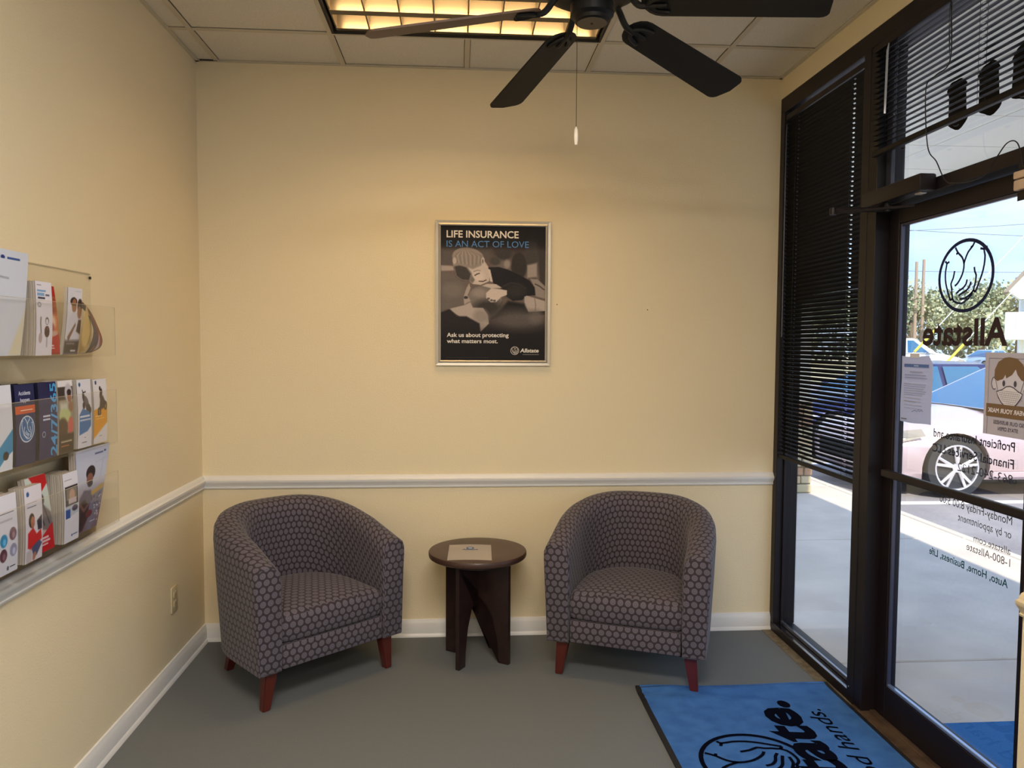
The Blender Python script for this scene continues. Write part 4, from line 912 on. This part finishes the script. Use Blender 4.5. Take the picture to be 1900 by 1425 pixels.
sh.text('24/7/365', 0, 0, .215, .034, (70, 160, 220), .02); sh.rect(.108, .040, .113, .078, (206, 210, 232)); sh.rect(.118, .040, .123, .078, (206, 210, 232))
sh.line([(.068+.008*math.cos(a), .075+.008*math.sin(a)) for a in [math.pi*k/8 for k in range(16)]], .002, (180, 190, 220), closed=True)
sh.done('printed_text', tA)
leaflet('leaflet_stack', 'family photo leaflets on the middle tier', 'brochure', -1.512, -1.424, 1.172, 1.397, .02, .072, p_fam, group=GR)
leaflet('leaflet_stack', 'white leaflets with a scooter on blue, middle tier', 'brochure', -1.397, -1.306, 1.174, 1.395, .02, .072, p_scoot, group=GR)
leaflet('leaflet_stack', 'leaflets with a dirt bike on orange, right end of middle tier', 'brochure', -1.286, -1.190, 1.176, 1.391, .02, .070, p_bike, group=GR)
# bottom tier
leaflet('leaflet_stack', 'white leaflets with four round pictures, bottom tier left', 'brochure', -1.835, -1.748, .892, 1.106, .02, .074, p_circ, group=GR)
leaflet('leaflet_stack', 'leaflet with a man in a red shirt, bottom tier', 'brochure', -1.716, -1.628, .893, 1.108, .035, .076, p_redman, group=GR, lean=.002)
leaflet('leaflet', 'red-cornered leaflet leaning behind the red-shirt leaflet', 'brochure', -1.640, -1.530, .895, 1.125, .045, .062, p_redcor, group=GR, lean=-.008, skew=-.03)
leaflet('leaflet_stack', 'white leaflets with a car interior picture, bottom tier', 'brochure', -1.500, -1.410, .893, 1.110, .010, .074, p_car, group=GR)
leaflet('letter_pamphlet', 'large pamphlet with a seated bearded man, bottom tier right', 'brochure', -1.405, -1.262, .896, 1.166, .040, .062, p_man, (64, 90), lean=.006, skew=.0, group=GR, wt=.095)

# ================================================================== outside
GZ = -.18
b = NB(); box(b, W+.12, 5.355, -12, 26, -.4, -.045); sw = tag(mk('ground', b, mat('joint_dirt', (96, 88, 82), .95)), kind='structure')
yj = [-12+.0]+[-.39-2.29*k for k in range(5, 0, -1)]+[-.39, 1.90]+[1.90+2.29*k for k in range(1, 11)]+[26]
for a, c in zip(yj, yj[1:]):
    b = NB(); box(b, W+.13, 5.348, a+.006, c-.006, -.1, -.03, .006, seg=1); mk('paving_slab', b, conc_m, sw)
for a, c in zip(yj, yj[1:]):
    b = NB(); box(b, 5.360, 5.45, a+.004, c-.004, -.35, -.03, .01, seg=1); mk('curb_stone', b, conc_m, sw)
b = NB(); box(b, 5.45, 30, -12, 30, GZ-.2, GZ); tag(mk('ground', b, asph_m), kind='structure')
b = NB(); box(b, 30, 140, -40, 160, GZ-.2, GZ-.02); box(b, 5.45, 30, 30, 160, GZ-.2, GZ-.02)
tag(mk('ground', b, mat('dry_verge', (196, 180, 146), .95, noise=((150, 146, 112), .4, .4, .6))), kind='structure')
for y, q_ in ((3.86, 'right beside the beige sedan'), (6.55, 'between the two parked cars'), (1.15, 'in the empty bay nearest the door')):
    b = NB(); box(b, 5.75, 10.6, y, y+.13, GZ, GZ+.004); tag(mk('parking_stripe', b, mat('white_road_paint', (236, 236, 236), .8)), 'white parking stripe on the asphalt '+q_, 'road marking', 'parking stripes')
# canopy
can = tag(empty('canopy', (4, 0, 2.75)), 'white walkway canopy over the sidewalk outside', 'canopy')
sof_m = mat('soffit_white', (246, 240, 226), .8); gapm = mat('soffit_groove', (120, 112, 104), .8)
def wp(name, b, m, parent):
    bmesh.ops.transform(b, matrix=Matrix.Translation(-parent.location), verts=b.verts); return mk(name, b, m, parent)
b = NB(); box(b, W+.14, 4.80, -12, 20, 2.765, 2.80); wp('deck', b, gapm, can)
xx = [W+.14, 3.60, 4.205, 4.80]; yy = [-12]+[.05+1.22*k-1.22*9 for k in range(0, 26)]+[20.6]
for a, c in zip(xx, xx[1:]):
    for d_, e2 in zip([.66+.61*k for k in range(-14, 20)], [.66+.61*k for k in range(-13, 21)]):
        b = NB(); box(b, a+.004, c-.004, d_+.004, e2-.004, 2.75, 2.764); wp('soffit_panel', b, sof_m, can)
b = NB(); box(b, 4.80, 5.12, -12, 20, 2.56, 3.35, .01, seg=1); wp('fascia_beam', b, mat('beam_stucco', (206, 198, 188), .85, bump=.3, bscale=80), can)
b = NB(); box(b, W+.14, 5.2, -12, 20, 3.35, 3.42); wp('roof', b, gapm, can)
b = NB(); box(b, W+.14, W+.3, -12, 30, 2.785, 3.36); wp('wall_strip', b, wall_m, can)
# stone pillar
pil = tag(empty('stone_pillar', (4.84, 4.0, 0)), 'stone-clad pillar base on the sidewalk seen below the blind', 'pillar')
b = NB(); box(b, 4.56, 4.98, 3.80, 4.30, -.03, .95); wp('core', b, mat('stone_mortar', (120, 108, 92), .95), pil)
b = NB(); box(b, 4.60, 4.98, 3.84, 4.26, .95, 2.56, .01, seg=1); wp('shaft', b, mat('pillar_stucco', (222, 212, 190), .9), pil)
b = NB(); box(b, 4.53, 5.02, 3.77, 4.33, .93, .98, .01, seg=1); wp('cap', b, mat('pillar_stucco'), pil)
stc = [(196, 182, 150), (206, 194, 160), (170, 134, 108), (186, 172, 150), (160, 150, 138), (200, 176, 140)]
rs = random.Random(4); z = -.03
while z < .90:
    hh = rs.uniform(.085, .13); hh = min(hh, .93-z) if .93-z-hh < .05 else hh
    for face in (0, 1):
        p = 0; Ln = .44 if face == 0 else .52
        while p < Ln-.02:
            l_ = rs.uniform(.12, .22); l_ = Ln-p if Ln-p-l_ < .07 else l_
            b = NB(); d_ = rs.uniform(.02, .04)
            if face == 0: box(b, 4.55+p+.004, 4.55+p+l_-.006, 3.80-d_, 3.81, z+.005, z+hh-.006, .012)
            else: box(b, 4.545-d_*.3, 4.57, 3.79+p+.005, 3.79+p+l_-.006, z+.005, z+hh-.006, .012)
            wp('stone', b, mat('stone_%d' % (rs.randrange(6)), stc[rs.randrange(6)], .9, bump=.5, bscale=40), pil); p += l_
    z += hh
# outside mat
b = NB(); box(b, W+.16, 4.35, -2.6, -1.005, -.03, -.018, .004, seg=1)
tag(mk('outdoor_mat', b, mat('outdoor_blue_mat', (24, 98, 166), .95, bump=1., bscale=160)), 'bright blue ribbed doormat on the sidewalk outside the door', 'mat')

# cars
def sedan(name, loc, rz, rgb, label, wheels=True, group=None, zs=1., metal=.4):
    t = tag(empty(name, loc, rz), label, 'car', group)
    pm = mat('car_paint_%d_%d_%d' % rgb, rgb, .28, metal, coat=.6)
    gm = mat('car_glass_sky_tint', (70, 140, 190), .06, .0, spec=.9, coat=.5)  # blue base colour stands in for sky mirrored in the glass
    st = [(0, .58, .50), (.03, .66, .66), (.12, .73, .79), (.35, .80, .86), (.8, .88, .895), (1.25, .945, .905), (1.6, .97, .91), (2.4, .99, .915), (3.4, 1.0, .91), (4.0, 1.03, .90), (4.4, 1.03, .87), (4.62, .98, .80), (4.70, .85, .68)]
    def sec(x, zt, w):
        zb = .20 if .1 < x < 4.6 else .30
        h = [(.0, zt+.025), (.35*w, zt+.018), (.62*w, zt-.005), (.82*w, zt-.045), (.93*w, zt-.10), (.985*w, zt-.20), (1.0*w, .58), (.995*w, .42), (.97*w, .28), (.92*w, zb)]
        return [(x, y, z*zs) for y, z in h]+[(x, -y, z*zs) for y, z in h[::-1][:-1]]
    b = NB(); loft(b, [sec(*s_) for s_ in st]); body = mk('body', b, pm, t, 35)
    for wx in (.92, 3.68):
        b = NB(); cyl(b, (wx, -1.2, .345), .385, 2.4, 'y', 32); c = mk('cut', b, pm); c.matrix_world = t.matrix_basis
        m_ = body.modifiers.new('b', 'BOOLEAN'); m_.operation = 'DIFFERENCE'; m_.object = c; m_.solver = 'EXACT'
        c.name = 'cutter'
    dg = bpy.context.evaluated_depsgraph_get(); dg.update()
    me = bpy.data.meshes.new_from_object(body.evaluated_get(dg)); body.modifiers.clear(); body.data = me
    for c in [o for o in bpy.data.objects if o.name.startswith('cutter')]: bpy.data.objects.remove(c)
    for p in me.polygons: p.use_smooth = True
    me.set_sharp_from_angle(angle=R(35))
    bm_ = NB(); box(bm_, .5, 1.35, -.62, .62, .22, .70); box(bm_, 3.2, 4.1, -.62, .62, .22, .70); mk('wheel_well', bm_, flat((26, 26, 32)), t)
    # cabin
    base = [(1.38, .80), (1.9, .83), (3.2, .83), (4.05, .74)]; top = [(2.25, .56), (2.5, .60), (3.0, .60), (3.45, .54)]
    b = NB()
    ring_b = [(x, y, .95*zs) for x, y in base]+[(x, -y, .95*zs) for x, y in base[::-1]]
    ring_m = [((x*.38+u*.62), (y*.38+v*.62), 1.24*zs) for (x, y), (u, v) in zip(base, top)]; ring_m += [(x, -y, z) for x, y, z in ring_m[::-1]]
    ring_t = [(x, y, 1.42*zs) for x, y in top]+[(x, -y, 1.42*zs) for x, y in top[::-1]]
    ring_c = [(x+(.12 if i in (0, 7) else -.1 if i in (3, 4) else 0), y*.8, 1.455*zs) for i, (x, y, _) in enumerate(ring_t)]
    loft(b, [ring_b, ring_m, ring_t, ring_c]); mk('cabin', b, pm, t, 30)
    def gl(name, q, n):
        b = NB(); nv = Vector(n).normalized()*.006; f = b.faces.new([b.verts.new(Vector((p[0], p[1], p[2]*zs))+nv) for p in q]); bmesh.ops.solidify(b, geom=[f], thickness=.004); mk(name, b, gm, t)
    gl('windshield', [(1.43, -.75, .970), (1.43, .75, .970), (2.22, .53, 1.402), (2.22, -.53, 1.402)], (-.9, 0, 1.6))
    for s_ in (-1, 1):
        gl('side_window', [(1.72, s_*.828, .975), (2.62, s_*.838, .975), (2.62, s_*.635, 1.385), (2.36, s_*.63, 1.385)], (0, s_, .3))
        gl('side_window', [(2.70, s_*.838, .975), (3.62, s_*.80, .975), (3.28, s_*.61, 1.385), (2.70, s_*.635, 1.385)], (0, s_, .3))
        b = NB(); box(b, 1.62, 1.78, s_*.98-.09, s_*.98+.09, .97*zs, 1.09*zs, .03); mk('mirror', b, pm, t, 40)
        b = NB(); lp = [(.10, s_*.60, .66), (.05, s_*.66, .60), (.14, s_*.80, .58), (.55, s_*.895, .70), (.50, s_*.88, .78), (.25, s_*.78, .745)]
        f = b.faces.new([b.verts.new(Vector((p[0]-.008, p[1]+s_*.008, p[2]*zs))) for p in lp]); bmesh.ops.solidify(b, geom=[f], thickness=.012)
        mk('headlight', b, mat('headlight_lens', (226, 222, 214), .1, .3, coat=1), t)
        b = NB(); box(b, 1.32, 3.3, s_*.905-.012, s_*.905+.012, .24, .30, .005); mk('side_skirt', b, pm, t)
        b = NB(); box(b, 2.45, 2.6, s_*.92-.012, s_*.92+.012, .80, .825, .005); mk('door_handle', b, alum_m, t)
    b = NB(); tube(b, [(1.40, -.72, .965*zs), (1.36, 0, .975*zs), (1.40, .72, .965*zs)], .012, 6); mk('cowl', b, black_m, t)
    b = NB(); box(b, -.012, .02, -.45, .45, .34*zs, .56*zs, .01); mk('grille', b, flat((34, 34, 40)), t)
    tyre = mat('tyre_rubber', (40, 42, 50), .8); rim = mat('bright_alloy', (226, 222, 230), .25, .6)
    for wx in (.92, 3.68):
        for s_ in (-1, 1):
            wh = empty('wheel', (wx, s_*.80, .345), parent=t); bpy.data.objects.remove(wh)
            b = NB(); loft(b, [circ((wx, s_*q, .345), r_, 'y', 40) for q, r_ in ((.68, .30), (.68, .335), (.70, .345), (.86, .345), (.885, .335), (.89, .255), (.87, .25))]); w_o = mk('wheel', b, tyre, t, 40)
            b = NB(); loft(b, [circ((wx, s_*q, .345), r_, 'y', 40) for q, r_ in ((.892, .256), (.896, .250), (.893, .238), (.83, .232), (.83, .245))], cap=False)
            for k in range(5):
                for dd in (-.16, .16):
                    a = 2*math.pi*k/5+.3; c0 = (wx+.05*math.cos(a), s_*.885, .345+.05*math.sin(a)); c1 = (wx+.238*math.cos(a+dd), s_*.882, .345+.238*math.sin(a+dd))
                    tube(b, [c0, c1], [.020, .017], 6)
            cyl(b, (wx, s_*.870, .345), .052, s_*.022, 'y', 20); mk('rim', b, rim, w_o, 40)
            b = NB(); cyl(b, (wx, s_*.80, .345), .232, s_*.012, 'y', 32); mk('brake_disc', b, flat((50, 50, 60)), w_o)
    return t
sedan('sedan_car', (5.90, 5.02, GZ), 0, (206, 186, 192), 'pale pink-beige sedan parked nose to the sidewalk outside the door')
sedan('sedan_car', (5.95, 7.85, GZ), 0, (22, 34, 92), 'dark blue car parked beyond the beige sedan, seen through the blind')
sedan('sedan_car', (36.2, 46.5, GZ), R(20), (190, 206, 226), 'small pale blue car far off across the lot')
sv = sedan('utility_car', (25.3, 30.6, GZ), R(158), (232, 236, 240), 'white utility vehicle parked far off behind the paper notice', zs=1.42, metal=0.)

# utility poles, wires, guys
wood_p = mat('weathered_pole', (158, 140, 128), .9)
for x, y, hgt, lb in ((41.0, 60, 9.0, 'thin utility pole nearest the door stile, left of the pair'), (41.65, 60, 9.2, 'utility pole to the right of its twin, behind the door glass')):
    t = tag(empty('utility_pole', (x, y, GZ)), lb, 'pole', 'twin utility poles')
    b = NB(); tube(b, [(0, 0, 0), (0, 0, hgt)], [.17, .11], 12); mk('pole_shaft', b, wood_p, t, 40)
    b = NB(); box(b, -.5, .1, -.05, .05, hgt-3.3, hgt-3.2); mk('crossarm', b, wood_p, t)
ppx = (31.2, 28.0)
t = tag(empty('utility_pole', (ppx[0], ppx[1], GZ)), 'utility pole right of the view that holds the guy wires', 'pole')
b = NB(); tube(b, [(0, 0, 0), (0, 0, 11)], [.19, .13], 12); mk('pole_shaft', b, wood_p, t, 40)
wire_m = mat('grey_cable', (112, 120, 136), .5); yel = mat('yellow_guard', (240, 226, 60), .5)
def guy(gx, g0, g1):
    d = Vector((g1[0]-g0[0], 0, g1[2]-g0[2])); s_ = tag(empty('guy_wire', (g0[0], g0[1], g0[2])), gx, 'guy wire', 'guy wires with yellow guards')
    a = Vector(g0)
    b = NB(); tube(b, [tuple(-d*(.35/d.length)), tuple(d*((ppx[0]-g0[0])/d.x))], .022, 5); mk('wire', b, mat('pale_wire', (206, 214, 222), .5), s_)
    b = NB(); tube(b, [(0, -.03, 0), (d.x, -.03, d.z)], .055, 8); mk('guard', b, yel, s_, 40)
S = (28+3.9)/(16.1+3.9)
def far(x, z): return (1.283+(x-1.283)*S, 28.0, 1.517+(z-1.517)*S)
guy('near guy wire in a yellow sleeve crossing the door lettering', far(14.31, .71), far(15.2, 1.66))
guy('guy wire in a yellow sleeve to the left, above the white vehicle', far(13.72, 1.36), far(14.29, 1.96))
for (z0_, z1_, nm) in ((8.15, 8.35, 'level power line across the sky'), (10.9, 13.6, 'power line rising to the right across the sky'), (12.0, 11.0, 'faint power line high in the door glass')):
    b = NB(); P = [(30+k*3, 60, z0_+(z1_-z0_)*k/12-.25*math.sin(math.pi*k/12)) for k in range(13)]; tube(b, P, .022, 5)
    tag(mk('power_line', b, wire_m), nm, 'power line')

# trees
leafm = [mat('leaf_green_%d' % i, c, .8, spec=.2) for i, c in enumerate(((160, 168, 138), (178, 180, 150), (136, 148, 122)))]
bark = mat('grey_bark', (120, 108, 98), .9)
def tree(x, y, h, w, seed, label):
    rr = random.Random(seed); t = tag(empty('tree', (x, y, GZ)), label, 'tree', 'trees across the road')
    b = NB(); tube(b, [(0, 0, 0), (.1, 0, h*.35), (0, .1, h*.6)], [.28, .2, .12], 8)
    cl = []
    for k in range(9):
        a = rr.uniform(0, 6.28); r = w*.5*math.sqrt(rr.random()); cz = h*rr.uniform(.5, .88); c = Vector((r*math.cos(a), r*.6*math.sin(a), cz)); cl.append((c, w*rr.uniform(.16, .26)))
        tube(b, [(0, 0, h*.34), tuple(c*.6+Vector((0, 0, h*.1))), tuple(c)], [.12, .07, .03], 6)
    mk('trunk', b, bark, t, 50)
    b = NB()
    for c, r in cl:
        for k in range(420):
            v = Vector((rr.gauss(0, 1), rr.gauss(0, 1), rr.gauss(0, .75))).normalized()*r*rr.uniform(.35, 1.08)
            p = c+v; s_ = rr.uniform(.10, .22); q = Vector((rr.gauss(0, 1), rr.gauss(0, 1), rr.gauss(0, 1))).normalized(); u = q.orthogonal().normalized(); w_ = q.cross(u)
            f = b.faces.new([b.verts.new(p+u*s_), b.verts.new(p+w_*s_*.8), b.verts.new(p-u*s_), b.verts.new(p-w_*s_*.8)]); f.material_index = rr.randrange(3)
    mk('foliage', b, leafm, t, recalc=False)
for k, (x, y, h, w, lb) in enumerate(((38.0, 62, 6.4, 7, 'low round tree behind the left utility poles'), (42.5, 63, 7.0, 7.5, 'broad tree behind the word on the door glass, left half'), (47.5, 64, 6.6, 7, 'round tree behind the middle of the door lettering'), (50.5, 60, 8.6, 8, 'tallest loose-crowned tree right of the emblem'), (45, 57, 5.2, 6, 'short tree in front of the tree row'), (54, 56, 8.8, 7, 'tree half hidden by the white building'), (33.5, 66, 6.2, 8, 'tree at the left end of the row, by the door stile'), (28, 70, 6.5, 9, 'tree seen only through the side window blind'))):
    tree(x, y, h, w, 20+k, lb)
# hedge line
b = NB(); rr = random.Random(3)
for k in range(2600):
    p = Vector((rr.uniform(26, 66), 68+rr.uniform(-.8, .8), GZ+rr.random()**.8*2.6)); s_ = rr.uniform(.14, .3); q = Vector((rr.gauss(0, 1), rr.gauss(0, 1), rr.gauss(0, 1))).normalized(); u = q.orthogonal().normalized(); w_ = q.cross(u)
    f = b.faces.new([b.verts.new(p+u*s_), b.verts.new(p+w_*s_), b.verts.new(p-u*s_), b.verts.new(p-w_*s_)]); f.material_index = rr.randrange(3)
tag(mk('hedge', b, leafm, recalc=False), 'long scrubby hedge below the tree row', 'hedge', kind='stuff')
# white building (right edge)
t = tag(empty('white_building', (32.5, 37.7, -.689), R(-37)), 'white gabled building at the far right behind the door glass', 'building')
wm = mat('white_cladding', (236, 240, 240), .8)
b = NB(); box(b, .55, 9, .05, 6, 0, 4.2); mk('wall', b, wm, t)
b = NB(); box(b, .0, 9, -.6, .05, 1.98, 3.18, .02, seg=1); mk('sign_band', b, wm, t)
for x in (.2, 1.4, 2.6): b = NB(); box(b, x+.2, x+.205+.01, -.615, -.6, 2.0, 3.16); mk('panel_joint', b, flat((180, 190, 196)), t)
b = NB(); f0 = [(0.05, 4.10), (.5, 3.72), (6.5, 3.72), (6.9, 4.1), (3.4, 8.1)]
loft(b, [[(x, -1.0, z) for x, z in f0], [(x, .4, z) for x, z in f0]]); mk('gable', b, wm, t)
b = NB(); rf = [(-.10, 4.02), (.0, 4.16), (3.4, 8.35), (3.4, 8.15), (.06, 4.02)]
loft(b, [[(x, -1.1, z) for x, z in rf], [(x, .5, z) for x, z in rf]]); mk('roof', b, mat('roof_shingle', (150, 140, 132), .9), t)
t.scale = (1.3, 1.3, 1.3)
